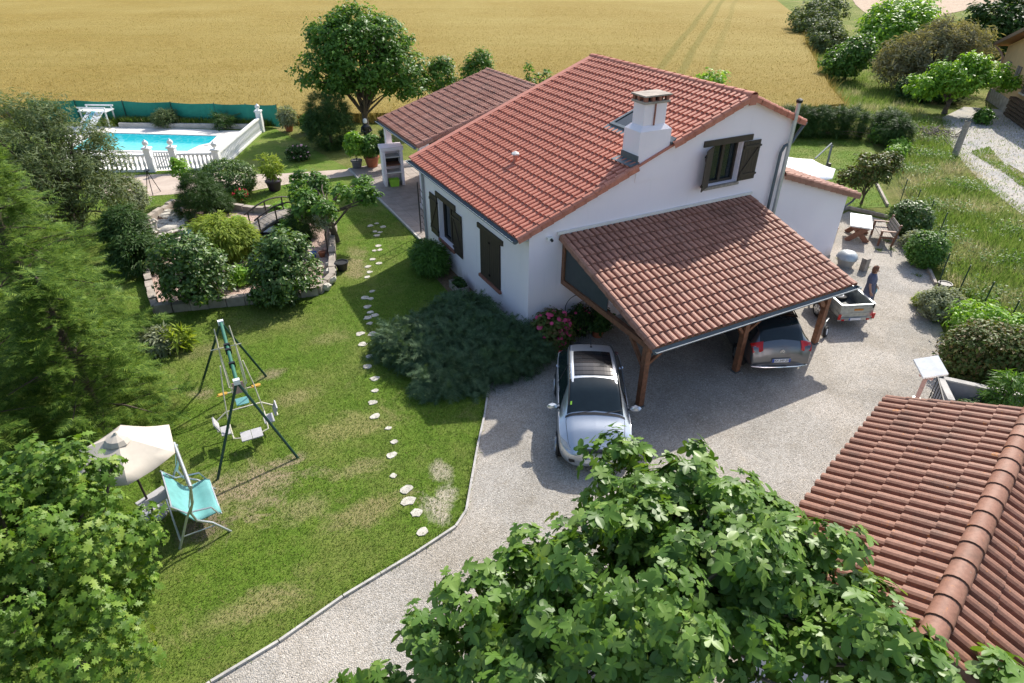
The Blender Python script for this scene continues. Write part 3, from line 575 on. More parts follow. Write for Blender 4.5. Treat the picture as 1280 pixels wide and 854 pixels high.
part('lintel', MB().box((5.98,-.05,5.3), (7.98,-.004,5.48)), 'dark_wood', wn_); part('sill', MB().box((x0-.2,-.1,z0-.09), (x1+.05,D-.1,z0-.004)), 'grey_wood', wn_)
shutter(wn_, (7.64,-.03,4.03), (1,0,0), .72, 1.25, (0,-1,0)); shutter(wn_, (6.42,-.03,4.03), (-.86,-.5,0), .66, 1.25, (-.5,.86,0))
w2 = part('window', MB().box((D-.03,y0,q0), (D,y1,q1)), 'glass_dark', house); fr = MB()
for ya, yb in ((y0,y0+.07), ((y0+y1)/2-.05,(y0+y1)/2+.05), (y1-.07,y1)): fr.box((D-.09,ya,q0), (D-.031,yb,q1))
fr.box((D-.088,y0+.071,q0), (D-.032,y1-.071,q0+.08)); fr.box((D-.088,y0+.071,q1-.07), (D-.032,y1-.071,q1)); part('frame', fr, 'dark_wood', w2)
part('lintel', MB().box((-.05,5.2,2.56), (-.004,7.0,2.76)), 'dark_wood', w2); part('sill', MB().box((-.08,y0-.02,q0-.1), (D-.1,y1+.02,q0-.004)), 'brick_red', w2)
shutter(w2, (-.02,4.68,.96), (0,1,0), .74, 1.58, (-1,0,0)); shutter(w2, (-.02,7.62,.96), (0,-1,0), .74, 1.58, (-1,0,0))
w3 = part('window', MB().box((-.01,1.76,1.06), (-.003,3.2,2.66)), 'dark_wood', house)
part('lintel', MB().box((-.06,1.58,2.67), (-.004,3.36,2.83)), 'dark_wood', w3); part('sill', MB().box((-.09,1.7,.96), (-.004,3.26,1.05)), 'brick_red', w3)
shutter(w3, (-.012,1.78,1.07), (0,1,0), .695, 1.58, (-1,0,0), z=False); shutter(w3, (-.012,3.18,1.07), (0,-1,0), .695, 1.58, (-1,0,0), z=False)
# chimney
ch = part('chimney', MB().box((3.5,-.025,4.6), (4.62,.72,6.02)), 'wall_paint', house)
sh = MB(); a = [(3.5,-.025,6.02), (4.62,-.025,6.02), (4.62,.72,6.02), (3.5,.72,6.02)]; b = [(3.64,.08,6.14), (4.46,.08,6.14), (4.46,.62,6.14), (3.64,.62,6.14)]
sh.add(a+b, [(i,(i+1) % 4,4+(i+1) % 4,4+i) for i in range(4)]+[(4,5,6,7)]); part('shoulder', sh, 'wall_paint', ch)
part('stack', MB().box((3.66,.1,6.14), (4.44,.6,6.74)), 'wall_paint', ch)
part('cap_slab', MB().box((3.6,.04,6.74), (4.5,.66,6.8)), 'old_stone', ch)
for x_ in (3.62,3.86,4.1,4.36):
    for y_ in (.06,.54): part('cap_brick', MB().box((x_,y_,6.8), (x_+.1,y_+.1,6.93)), 'brick_red', ch)
for x_ in (3.62,4.36): part('cap_brick', MB().box((x_,.3,6.8), (x_+.1,.4,6.93)), 'brick_red', ch)
part('cap_top', MB().box((3.58,.02,6.93), (4.52,.68,6.97)), 'old_stone', ch)
part('flue_liner', MB().box((3.75,.2,6.8), (4.35,.5,6.92)), 'black_iron', ch); part('rust_pipe', MB().tube([(4.02,.075,6.15), (4.02,.075,6.82)], .025, 6), 'brick_red', ch, True)
fl = MB(); fl.extr([(3.5,-.12,zr(3.5)+.02), (3.5,.82,zr(3.5)+.02), (3.2,.82,zr(3.2)+.075), (3.2,-.12,zr(3.2)+.075)], (0,0,.02)); fl.box((3.47,-.06,zr(3.5)), (3.498,.74,zr(3.5)+.22)); part('flashing', fl, 'zinc', ch)
part('flashing', MB().extr([(4.622,-.1,zr(4.62)-.0), (4.622,.82,zr(4.62)), (4.78,.82,zr(4.78)+.05), (4.78,-.1,zr(4.78)+.05)], (0,0,.06)), 'zinc', ch)
# skylight, vent, cables and pipes
skl = MB(); pA = lambda x, y, h: (x, y, zr(x)+h)
for (xa, xb, ya, yb) in ((4.42,4.52,1.82,2.7), (5.38,5.48,1.82,2.7), (4.52,5.38,1.82,1.92), (4.52,5.38,2.6,2.7)): skl.add([pA(xa,ya,-.05), pA(xb,ya,-.05), pA(xb,yb,-.05), pA(xa,yb,-.05), pA(xa,ya,.12), pA(xb,ya,.12), pA(xb,yb,.12), pA(xa,yb,.12)], [(4,5,6,7), (0,1,5,4), (1,2,6,5), (2,3,7,6), (3,0,4,7)])
sk = part('skylight', skl, 'zinc', house); part('pane', MB().quad(pA(4.52,1.92,.09), pA(5.38,1.92,.09), pA(5.38,2.6,.09), pA(4.52,2.6,.09)), 'glass_dark', sk)
part('skylight_flashing', MB().quad(pA(4.22,1.72,.07), pA(4.42,1.72,.07), pA(4.42,2.8,.07), pA(4.22,2.8,.07)), 'zinc', sk)
vn = part('roof_vent', MB().tube([pA(1.61,3.84,-.02), pA(1.61,3.84,.28)], .07, 10), 'tile_new', house, True); part('vent_cap', MB().lathe([(.02,.36), (.12,.3), (.13,.26), (.02,.25)], 12, (1.61,3.84,zr(1.61))), 'coping', vn)
fp = part('flue_pipe', MB().tube([(9.56,-.17,2.4), (9.56,-.17,6.32)], .065, 12), 'zinc_pale', house, True); part('flue_cap', MB().lathe([(.03,.12), (.1,.08), (.1,0), (.06,-.02)], 12, (9.56,-.17,6.3)), 'black_iron', fp)
part('downpipe', MB().tube([(9.3,-.12,.1), (9.3,-.12,4.75), (9.4,-.13,4.95), (9.72,-.13,5.05), (9.84,-.13,5.25), (10.1,-.1,5.52)], .05, 10), 'zinc', house, True)
bx = part('wall_camera', MB().box((.56,-.1,3.36), (.74,-.004,3.46)), 'white_paint', house); part('lens', MB().tube([(.66,-.1,3.4), (.66,-.17,3.37)], .04, 10), 'plastic_black', bx, True)
part('wall_flashing', MB().box((.9,-.07,3.47), (8.45,-.003,3.55)), 'coping', house)
# lean-to annex on the right
ax1 = 13.652; za = lambda x: 3.94-.324*(x-9.93)
an = MB(); an.quad((W+.003,0,0), (ax1,0,0), (ax1,0,za(ax1)-.1), (W+.003,0,za(W)-.1)); an.quad((ax1,0,0), (ax1,3.2,0), (ax1,3.2,za(ax1)-.1), (ax1,0,za(ax1)-.1)); an.quad((ax1,3.2,0), (W,3.2,0), (W,3.2,za(W)-.1), (ax1,3.2,za(ax1)-.1)); part('annex_wall', an, 'wall_paint', house)
ar = part('annex_roof', MB().extr([(W,-.1,za(W)-.08), (14.14,-.1,za(14.14)-.08), (14.14,-.1,za(14.14)-.03), (W,-.1,za(W)-.03)], (0,3.4,0)), 'fascia', house)
lay_tiles(ar, (14.2,-.05,za(14.2)-.035), (0,1,0), Vector((-1,0,.324)), 16, 12, .212, 4.75/12, 'tile_old', 0); verge_row(ar, (14.2,-.1,za(14.2)-.02), (9.8,-.1,za(9.8)-.02), 12, (0,-1,0), 'tile_old', drop=.16)
gutter('gutter', (14.25,-.1,za(14.2)-.1), (14.25,3.3,za(14.2)-.1), house, .065, (1,0,0)); part('downpipe', MB().tube([(14.25,.05,za(14.2)-.15), (14.1,.05,za(14.2)-.3), (13.8,.08,2.1), (13.73,.1,1.9), (13.73,.1,.05)], .04, 8), 'zinc', house, True)
# old wing with the covered terrace beyond the house
ex0, rx, ye0, ye1 = 1.12, 7.2, 12.0, 17.3; zw = lambda x: 3.05+.308*(x-ex0)
wd = part('wing_roof', MB().extr([(ex0+.05,ye0,zw(ex0)-.1), (rx,ye0,zw(rx)-.1), (11,ye0,zw(rx)-.1-.308*3.8), (11,ye0,zw(rx)-.04-.308*3.8), (rx,ye0,zw(rx)-.03), (ex0+.05,ye0,zw(ex0)-.05)], (0,ye1-ye0,0)), 'fascia', house)
lw = (rx-ex0)*math.sqrt(1+.308**2)/17
lay_tiles(wd, (ex0,ye1-.05,zw(ex0)-.04), (0,-1,0), Vector((1,0,.308)), 25, 17, .209, lw, 'tile_weathered', 0)
cap_row(wd, (rx,ye0-.1,zw(rx)-.02), (rx,ye1+.05,zw(rx)-.02), 13, .13, 'tile_old'); verge_row(wd, (ex0,ye0-.02,zw(ex0)-.01), (rx-.1,ye0-.02,zw(rx-.1)-.01), 16, (0,-1,0), 'tile_weathered'); verge_row(wd, (ex0,ye1,zw(ex0)-.01), (rx-.1,ye1,zw(rx-.1)-.01), 16, (0,1,0), 'tile_weathered')
gutter('gutter', (ex0-.06,ye0-.05,zw(ex0)-.08), (ex0-.06,ye1+.05,zw(ex0)-.08), house, .075, (-1,0,0))
cr = part('link_roof', MB().extr([(4.3,8.45,zw(4.3)-.35), (rx,8.45,zw(rx)-.35), (10.8,8.45,zw(rx)-1.4), (10.8,8.45,zw(rx)-1.34), (rx,8.45,zw(rx)-.29), (4.3,8.45,zw(4.3)-.29)], (0,3.5,0)), 'fascia', house)
lay_tiles(cr, (4.25,11.9,zw(4.25)-.28), (0,-1,0), Vector((1,0,.308)), 16, 8, .212, .37, 'tile_weathered', 0); gutter('gutter', (4.2,8.5,zw(4.2)-.33), (4.2,11.9,zw(4.2)-.33), house, .06, (-1,0,0))
ww = MB(); zc = zw(3.4)-.15
ww.quad((3.4,12.1,0), (3.4,17.2,0), (3.4,17.2,zc), (3.4,12.1,zc)); ww.quad((3.4,17.2,0), (10.5,17.2,0), (10.5,17.2,zw(rx)-1.2), (rx,17.2,zw(rx)-.13), (3.4,17.2,zc)); ww.quad((4.4,8.3,0), (4.4,12.1,0), (4.4,12.1,zw(4.4)-.4), (4.4,8.3,zw(4.4)-.4)); ww.quad((3.4,12.1,0), (4.4,12.1,0), (4.4,12.1,zc), (3.4,12.1,zc)); ww.quad((10.5,8.3,0), (10.5,17.2,0), (10.5,17.2,3.6), (10.5,8.3,3.6))
part('wing_wall', ww, 'wall_paint', house)
bd = part('patio_door', MB().box((3.36,14.0,.12), (3.397,16.2,2.25)), 'glass_dark', house); part('frame', MB().box((3.33,13.95,.12), (3.36,14.05,2.28)).box((3.33,16.15,.12), (3.36,16.25,2.28)).box((3.33,15.05,.12), (3.36,15.15,2.28)).box((3.33,14.05,2.2), (3.36,16.15,2.28)), 'dark_wood', bd)
part('terrace', MB().box((-.08,8.32,.0), (4.4,19.8,.1)), 'concrete', house)
for i in range(9):
    for j in range(23):
        xa, ya = .02+i*.48, 8.4+j*.495
        if xa < 3.3 or ya < 12: part('floor_tile', MB().box((xa,ya,.1), (xa+.465,ya+.48,.112)), 'terrace_tile', house)
for y_ in (12.25,17.0):
    cl = part('porch_column', MB().box((1.32,y_-.14,.112), (1.6,y_+.14,zw(1.6)-.28)), 'wall_paint', house); part('column_base', MB().box((1.27,y_-.19,.112), (1.65,y_+.19,.3)), 'wall_paint', cl)
part('porch_beam', MB().box((1.3,12.1,zw(1.4)-.3), (1.62,17.2,zw(1.4)-.12)), 'wall_paint', house)
part('corner_downpipe', MB().tube([(-.06,8.2,.1), (-.06,8.2,3.2), (-.35,8.25,3.5)], .05, 8), 'render_grey', house, True)
tr = part('iron_trellis', MB().tube([(.2,9.55,.11), (.2,9.55,2.3)], .025, 6).tube([(.2,9.0,.11), (.2,9.0,2.3)], .025, 6), 'black_iron', house, True); q_ = MB()
for k in range(7): q_.tube([(.2,9.55,.3+.28*k), (.2,9.28,.42+.28*k), (.2,9.0,.3+.28*k)], .012, 5)
part('scrolls', q_, 'black_iron', tr, True)
# ------------------------------------------------------------------ carport
cpt = thing('carport', 'open timber carport with sloping tiled roof against the gable wall', 'carport', (1.0,-4.5,0)); cpt.location = (0,0,0)
cs = (3.449-2.182)/4.52; zc_ = lambda y: 3.449+cs*y
cd = part('roof', MB().extr([(1.05,-4.45,zc_(-4.45)-.1), (1.05,-.075,zc_(-.075)-.1), (1.05,-.075,zc_(-.075)-.05), (1.05,-4.45,zc_(-4.45)-.05)], (7.25,0,0)), 'post_wood', cpt)
lay_tiles(cd, (1.09,-4.52,2.182-.05), (1,0,0), (0,1,cs), 34, 13, 7.24/34, 4.47*math.sqrt(1+cs*cs)/13, 'tile_old', 300)
verge_row(cd, (1.05,-4.54,2.182-.03), (1.05,-.08,zc_(-.08)-.03), 13, (-1,0,0), 'tile_old', drop=.12); verge_row(cd, (8.34,-4.52,2.182-.03), (8.34,-.08,zc_(-.08)-.03), 13, (1,0,0), 'tile_old', drop=.12)
gutter('gutter', (.95,-4.6,2.182-.05), (8.42,-4.6,2.182-.05), cpt, .085, (0,-1,0))
for x_ in (1.18,4.65,7.95):
    p_ = part('post', MB().box((x_-.08,-4.15,.02), (x_+.08,-3.99,1.86)), 'post_wood', cpt); part('foot', MB().box((x_-.1,-4.17,.02), (x_+.1,-3.97,.06)), 'zinc', p_)
    part('brace', MB().beam((x_,-4.0,1.25), (x_,-3.4,1.84), .09, .09, (1,0,0)), 'post_wood', cpt)
    part('tie_beam', MB().box((x_-.07,-4.3,1.86), (x_+.07,-.01,2.02)), 'post_wood', cpt)
    part('rafter', MB().beam((x_,-4.4,zc_(-4.4)-.19), (x_,-.05,zc_(-.05)-.19), .1, .16), 'post_wood', cpt)
    part('wall_post', MB().box((x_-.07,-.14,2.03), (x_+.07,-.004,3.2)), 'post_wood', cpt)
part('eave_beam', MB().box((1.02,-4.28,1.9), (8.3,-4.12,2.05)), 'post_wood', cpt)
for s in (1,-1): 
    for x_ in (1.18,4.65,7.95):
        if 1 < x_+s*.6 < 8.4: part('brace', MB().beam((x_+s*.08,-4.07,1.35), (x_+s*.6,-4.2,1.89), .08, .08, (0,1,0)), 'post_wood', cpt)
for k in range(1,8): part('purlin', MB().box((1.06,-4.4+k*.55-.04,zc_(-4.4+k*.55)-.108), (8.3,-4.4+k*.55+.04,zc_(-4.4+k*.55)-.102)), 'post_wood', cpt)
part('gable_panel', MB().extr([(1.16,-.15,2.03), (1.16,-2.3,2.03), (1.16,-2.3,zc_(-2.3)-.28), (1.16,-.15,zc_(-.15)-.28)], (.02,0,0)), 'plywood_dark', cpt)
# ------------------------------------------------------------------ garage roof near the camera
gar = thing('garage', 'small garage with weathered tiled gable roof beside the fig tree', 'garage')
GC = Vector((3.80,-8.63,2.47)); th = .310; ge = Vector((-math.cos(th),-math.sin(th),0)); gn = Vector((math.sin(.33),-math.cos(.33),0)); gs = .375; gw = 2.24; gl = 6.3
up_ = Vector((0,0,1)); Rg = GC+gn*gw+up_*gs*gw
gd = MB()
for p, q in ((GC, Rg), (GC+gn*2*gw, Rg)): gd.extr([p-up_*.09, p+ge*gl-up_*.09, q+ge*gl-up_*.09, q-up_*.09], (0,0,.05))
gr = part('roof', gd, 'fascia', gar); vl = (gn+up_*gs); vr = (-gn+up_*gs); gsl = gw*math.sqrt(1+gs*gs)
lay_tiles(gr, GC+ge*.02-up_*.045, ge, vl, 28, 5, gl/28, gsl/5, 'tile_garage', 150, lift=.03)
lay_tiles(gr, GC+gn*2*gw+ge*(gl-.02)-up_*.045, -ge, vr, 28, 5, gl/28, gsl/5, 'tile_garage', 150, lift=.03)
cap_row(gr, Rg+ge*(gl+.05)+up_*.0, Rg-ge*.05, 16, .15, 'tile_garage', squash=.8)
verge_row(gr, GC-up_*.04, Rg-gn*.1-up_*.04, 6, -ge, 'tile_garage', r=.075, drop=.13); verge_row(gr, GC+ge*gl-up_*.04, Rg+ge*gl-gn*.1-up_*.04, 6, ge, 'tile_garage', drop=.16); verge_row(gr, GC+gn*2*gw+ge*gl-up_*.04, Rg+ge*gl+gn*.1-up_*.04, 6, ge, 'tile_garage', drop=.16)
gwm = MB(); c4 = [GC+gn*.25-ge*-.2, GC+gn*(2*gw-.25)+ge*.2, GC+gn*(2*gw-.25)+ge*(gl-.2), GC+gn*.25+ge*(gl-.2)]
gwm.prism([(p.x, p.y) for p in c4], 0, 2.44); part('wall', gwm, 'wall_paint', gar)
for off in (.2, gl-.2): part('gable', MB().quad(GC+gn*.25+ge*off-up_*.08, GC+gn*(2*gw-.25)+ge*off-up_*.08, Rg+ge*off-up_*.1), 'wall_paint', gar)
# ------------------------------------------------------------------ cars: a lofted hull, glass and lamps as patches of the same surface
class Hull:
    """stations: (x, [half ring of (y, z)]) from the front (x=0) to the rear; smooth in both directions"""
    def __init__(s, st): s.x = np.array([a for a, _ in st], float); s.r = np.array([r for _, r in st], float)
    @staticmethod
    def cr(P, t):
        n = len(P); i = int(min(max(math.floor(t), 0), n-2)); f = t-i
        p0, p1, p2, p3 = P[max(i-1,0)], P[i], P[i+1], P[min(i+2,n-1)]
        m1, m2 = (p2-p0)*.5*.75, (p3-p1)*.5*.75; f2, f3 = f*f, f*f*f
        return p1*(2*f3-3*f2+1)+m1*(f3-2*f2+f)+p2*(-2*f3+3*f2)+m2*(f3-f2)
    def P(s, u, k, off=0):
        def q(u, k):
            ring = np.array([s.cr(s.r[:,j], u) for j in range(s.r.shape[1])]); y, z = s.cr(ring, k); return np.array([s.cr(s.x[:,None], u)[0], y, z])
        p = q(u, k)
        if off:
            e = .04; du = q(min(u+e, len(s.x)-1), k)-q(max(u-e, 0), k); dk = q(u, min(k+e, s.r.shape[1]-1))-q(u, max(k-e, 0))
            nn = np.cross(du, dk); ln = np.linalg.norm(nn)
            if ln > 1e-9:
                nn /= ln
                if nn[1] < -.05 or (abs(nn[1]) <= .05 and nn[2] < 0): nn = -nn
                p = p+nn*off
        return p
    def patch(s, u0, u1, k0, k1, nu=8, nk=6, off=.006, both=True, thick=0):
        """u0..u1 and k0..k1 may be functions of the other parameter in 0..1; both mirrors it as one piece when it reaches the centre line"""
        fu0 = u0 if callable(u0) else (lambda t: u0); fu1 = u1 if callable(u1) else (lambda t: u1)
        G_ = []
        for j in range(nk+1):
            t = j/nk; k = k0+(k1-k0)*t; G_.append([s.P(fu0(t)+(fu1(t)-fu0(t))*i/nu, k, off) for i in range(nu+1)])
        rows = G_
        mid = both and abs(G_[-1][0][1]) < .02
        if mid:
            for p in G_[-1]: p[1] = 0
        if both: rows = [[p*np.array([1,-1,1]) for p in r] for r in G_][:-1]+G_[::-1] if mid else G_
        m = MB(); w = nu+1; m.V = [tuple(p) for r in rows for p in r]
        m.F = [(j*w+i, j*w+i+1, (j+1)*w+i+1, (j+1)*w+i) for j in range(len(rows)-1) for i in range(nu)]
        return m
def mirror(m):
    q = MB(); q.V = [(x,-y,z) for x, y, z in m.V]; q.F = [tuple(reversed(f)) for f in m.F]; return q
def ring(w, zb, zs, wr, zt, zg=None, zgc=None):
    """sill, side, shoulder then roof/bonnet points of a half section"""
    return [(0,zb), (w*.75,zb), (w*.93,zb+.1), (w,.5*(zb+zs)+.03), (w*.975,zs), (w*.94,zs+.03), (wr,zt-.06), (wr*.8,zt-.015), (wr*.45,zt+.005), (0,zt+.012)]
def hullmesh(h, nu=64, nk=40):
    K = h.r.shape[1]-1; U = len(h.x)-1; rows = []
    for i in range(nu+1): rows.append([h.P(U*i/nu, K*j/nk) for j in range(nk+1)])
    m = MB(); w = 2*nk+1
    for r in rows: m.V += [tuple(p*np.array([1,-1,1])) for p in r[::-1]][:-1]+[tuple(p) for p in r]
    m.F = [(i*w+j, i*w+j+1, (i+1)*w+j+1, (i+1)*w+j) for i in range(nu) for j in range(w-1)]
    m.F += [tuple(range(w)), tuple(range(nu*w+w-1, nu*w-1, -1))]; return m
def wheel(parent, x, y, r, side, w=.2):
    t = part('wheel', MB().lathe([(r*.6,-w/2), (r*.93,-w/2), (r,-w/2+.03), (r,w/2-.03), (r*.93,w/2), (r*.6,w/2)], 24), 'black_rubber', parent, True)
    t.rotation_euler = (R(90),0,0); t.location = (x, y, r)
    m = MB().lathe([(.02,0), (r*.62,0), (r*.64,.012), (.03,.02)], 20, (0,0,-side*w/2-.012)); part('rim', m, 'rim_metal', t, True)
    sp = MB()
    for k in range(5): sp.beam((0,0,-side*(w/2+.02)), (r*.58*math.cos(k*1.2566), r*.58*math.sin(k*1.2566), -side*(w/2+.02)), .07, .03)
    part('spokes', sp, 'rim_metal', t); ar = MB().lathe([(r*.9,-.01), (r*1.14,-.01), (r*1.14,.01), (r*.9,.01)], 28); a_ = part('wheel_arch', ar, 'plastic_black', parent, True); a_.rotation_euler = (R(90),0,0); a_.location = (x, y-side*.0+side*(w/2-.03), r+.01); return t
def both_sides(name, m, mat, par, **k):
    a = part(name, m, mat, par, True, **k); b = part(name, mirror(m), mat, par, True, **k); return a, b
# silver compact car, nose towards the camera
sc = thing('silver_car', 'silver compact car with louvred sunroof parked beside the juniper', 'car', (-.41,-4.06,.02), math.atan2(.862,.507))
st = [(0, ring(.3,.3,.5,.25,.56)), (.06, ring(.62,.24,.56,.5,.66)), (.25, ring(.8,.2,.66,.62,.78)), (.5, ring(.86,.19,.76,.66,.93)), (.76, ring(.88,.19,.84,.68,1.02)),
      (.92, ring(.88,.19,.86,.66,1.1)), (1.45, ring(.882,.19,.9,.62,1.41)), (1.85, ring(.882,.19,.92,.6,1.52)), (2.3, ring(.88,.19,.94,.6,1.575)), (2.9, ring(.88,.2,.96,.58,1.56)), (3.3, ring(.87,.22,.98,.55,1.5)), (3.62, ring(.84,.26,.98,.52,1.3)), (3.76, ring(.8,.3,.96,.52,1.05)), (3.83, ring(.7,.34,.8,.45,.86))]
st = [(x-1.9, r_) for x, r_ in st]; H = Hull(st); K = 9
body = part('body', hullmesh(H), 'silver_paint', sc, True)
ws = part('windscreen', H.patch(lambda t: 5.05+.1*t, lambda t: 6.75+.12*t, 5.95, 9, 10, 8, .006), 'glass_dark', sc, True)
part('cowl', H.patch(lambda t: 4.72+.12*t, lambda t: 4.98+.1*t, 5.75, 9, 3, 8, .007), 'plastic_black', sc, True)
for s_ in (-.12,.42): part('wiper', MB().tube([(-.98,s_,1.1), (-.9,s_-.5,1.15)], .012, 5), 'plastic_black', sc)
sr_ = part('sunroof', H.patch(7.05, 8.95, 7.0, 9, 8, 6, .008), 'glass_dark', sc, True)
for k in range(6):
    u = 7.12+k*.31; part('louvre', H.patch(u, u+.28, 7.05, 9, 2, 6, .014), 'black_paint', sr_)
both_sides('side_window', H.patch(lambda t: 5.5+1.1*t, lambda t: 11.0-.3*t, 5.0, 5.82, 16, 5, .006), 'glass_dark', sc)
both_sides('door_pillar', H.patch(8.0, 8.14, 4.95, 5.9, 2, 5, .012), 'plastic_black', sc)
both_sides('roof_rail', MB().tube([H.P(u, 6.15, .02) for u in np.linspace(5.4,11,14)], .014, 6), 'plastic_black', sc)
both_sides('headlight', H.patch(lambda t: 1.75-.35*t, lambda t: 3.1-.9*t, 4.55, 5.75, 6, 5, .01), 'lamp_clear', sc)
part('grille', H.patch(.75, 1.35, 7.3, 9, 3, 5, .012), 'plastic_black', sc, True); part('emblem', MB().lathe([(.01,-.008), (.055,-.008), (.055,.008), (.01,.008)], 12, (-1.72,0,.74)), 'chrome', sc)
part('lower_grille', H.patch(.6, 1.0, 2.2, 3.2, 3, 4, .012), 'plastic_black', sc); part('front_plate', MB().cbox((-1.92,0,.45), (.02,.52,.11)), 'plate_white', sc)
for s_ in (1,-1):
    mr = part('wing_mirror', MB().rock((-.62,s_*1.0,1.0), (.09,.13,.1), 3, 10), 'silver_paint', sc, True); part('mirror_arm', MB().tube([(-.6,s_*.82,.95), (-.62,s_*.98,.97)], .03, 6), 'plastic_black', mr)
both_sides('side_moulding', H.patch(3.5, 11.6, 2.75, 3.1, 18, 2, .012), 'plastic_black', sc); both_sides('door_handle', H.patch(7.4, 7.8, 4.05, 4.25, 4, 2, .03), 'chrome', sc); both_sides('door_handle', H.patch(9.3, 9.7, 4.05, 4.25, 4, 2, .03), 'chrome', sc)
both_sides('tail_light', H.patch(11.3, 12.4, 4.3, 5.3, 4, 4, .012), 'lamp_red', sc); part('rear_window', H.patch(lambda t: 10.2, lambda t: 11.6, 6.1, 9, 5, 8, .007), 'glass_dark', sc, True)
part('aerial', MB().tube([(1.2,0,1.53), (1.28,0,1.57), (1.5,0,1.75)], .012, 6).lathe([(.035,0), (.03,.03), (.01,.05)], 8, (1.22,0,1.53)), 'plastic_black', sc)
part('sticker', H.patch(5.4, 5.52, 6.45, 6.75, 2, 2, .012), 'lime_plastic', sc)
both_sides('bonnet_gap', H.patch(1.6, 4.6, 5.9, 5.97, 14, 1, .004), 'plastic_black', sc); both_sides('door_gap', H.patch(6.1, 6.16, 2.4, 5.0, 1, 8, .004), 'plastic_black', sc); both_sides('door_gap', H.patch(8.05, 8.1, 2.4, 5.0, 1, 8, .004), 'plastic_black', sc)
for x_ in (-1.17,1.24):
    for s_ in (1,-1): wheel(sc, x_, s_*.8, .3, s_)
# dark grey family car under the carport, tail towards the camera
gc_ = thing('grey_car', 'dark grey family car backed under the carport tail outwards', 'car', (6.36,-2.84,.02), math.atan2(-.908,-.419)+math.pi+math.pi)
gc_.rotation_euler = (0,0,math.atan2(-.908,-.419))   # local +x is the tail direction
st = [(0, ring(.35,.28,.5,.3,.58)), (.08, ring(.66,.24,.58,.52,.7)), (.35, ring(.84,.2,.72,.66,.86)), (.7, ring(.9,.2,.82,.7,1.0)), (1.0, ring(.91,.2,.88,.7,1.12)), (1.5, ring(.913,.2,.94,.66,1.46)), (1.9, ring(.913,.2,.96,.64,1.6)), (2.5, ring(.913,.2,.98,.63,1.655)), (3.2, ring(.91,.2,1.0,.61,1.63)), (3.7, ring(.905,.22,1.02,.6,1.56)), (4.05, ring(.89,.26,1.02,.6,1.4)), (4.25, ring(.875,.3,1.0,.62,1.16)), (4.37, ring(.86,.32,.93,.64,.98)), (4.44, ring(.83,.34,.7,.6,.8)), (4.47, ring(.8,.36,.55,.55,.62))]
H = Hull([(x-2.24, r_) for x, r_ in st])
part('body', hullmesh(H), 'grey_paint', gc_, True)
part('rear_window', H.patch(lambda t: 9.05, lambda t: 11.25-.25*t, 6.0, 9, 8, 8, .007), 'glass_dark', gc_, True); part('roof_panel', H.patch(6.1, 8.7, 6.35, 9, 10, 8, .007), 'black_paint', gc_, True); part('spoiler', H.patch(8.72, 9.02, 6.1, 9, 4, 8, .03), 'black_paint', gc_, True)
part('windscreen', H.patch(4.2, 6.0, 6, 9, 8, 8, .007), 'glass_dark', gc_, True); both_sides('side_window', H.patch(lambda t: 4.6+1.0*t, lambda t: 10.4-.5*t, 5.0, 5.85, 16, 5, .006), 'glass_dark', gc_)
both_sides('tail_light', H.patch(lambda t: 10.7+.35*t, lambda t: 12.5-.2*t, 4.1, 6.75, 7, 8, .014), 'lamp_red', gc_); both_sides('reflector', H.patch(11.5, 11.62, 5.2, 5.5, 2, 3, .02), 'lamp_clear', gc_)
part('rear_bumper_strip', MB().tube([(2.2,-.8,.42), (2.27,-.5,.42), (2.285,0,.42), (2.27,.5,.42), (2.2,.8,.42)], .022, 8), 'chrome', gc_, True); part('lower_bumper', H.patch(12.6, 14, 1.2, 2.3, 4, 4, .01), 'plastic_black', gc_)
pl = part('number_plate', MB().cbox((2.262,0,.63), (.015,.52,.11)), 'plate_white', gc_)
for s_ in (-1,1): part('plate_band', MB().cbox((2.271,s_*.235,.63), (.004,.05,.108)), 'plate_blue', pl)
def text(body_, size, loc, rot, mat, parent, name='lettering', ext=.002, align='CENTER', cs=1.):
    cu = bpy.data.curves.new(name, 'FONT'); cu.body = body_; cu.size = size; cu.extrude = ext; cu.align_x = align; cu.align_y = 'CENTER'; cu.space_character = cs
    o = bpy.data.objects.new(name, cu); C.objects.link(o); dg = bpy.context.evaluated_depsgraph_get(); me = bpy.data.meshes.new_from_object(o.evaluated_get(dg)); bpy.data.objects.remove(o)
    me.materials.clear(); o = link(name, me, mat, parent); o.location = loc; o.rotation_euler = rot; return o
text('AX-347-ZF', .095, (2.274,0,.63), (R(90),0,R(90)), 'plastic_black', pl, cs=.95)
for dz in (0,.05): part('badge_chevron', MB().beam((2.19,-.07,.84+dz), (2.178,0,.885+dz), .012, .022, (1,0,0)).beam((2.178,0,.885+dz), (2.19,.07,.84+dz), .012, .022, (1,0,0)), 'chrome', gc_)
for s_ in (1,-1): part('wing_mirror', MB().rock((-.95,s_*1.02,1.06), (.09,.13,.1), 3, 10), 'grey_paint', gc_, True)
both_sides('roof_rail', MB().tube([H.P(u, 6.2, .03) for u in np.linspace(5.4,9,12)], .016, 6), 'black_paint', gc_)
for x_ in (-1.3,1.43):
    for s_ in (1,-1): wheel(gc_, x_, s_*.82, .33, s_)
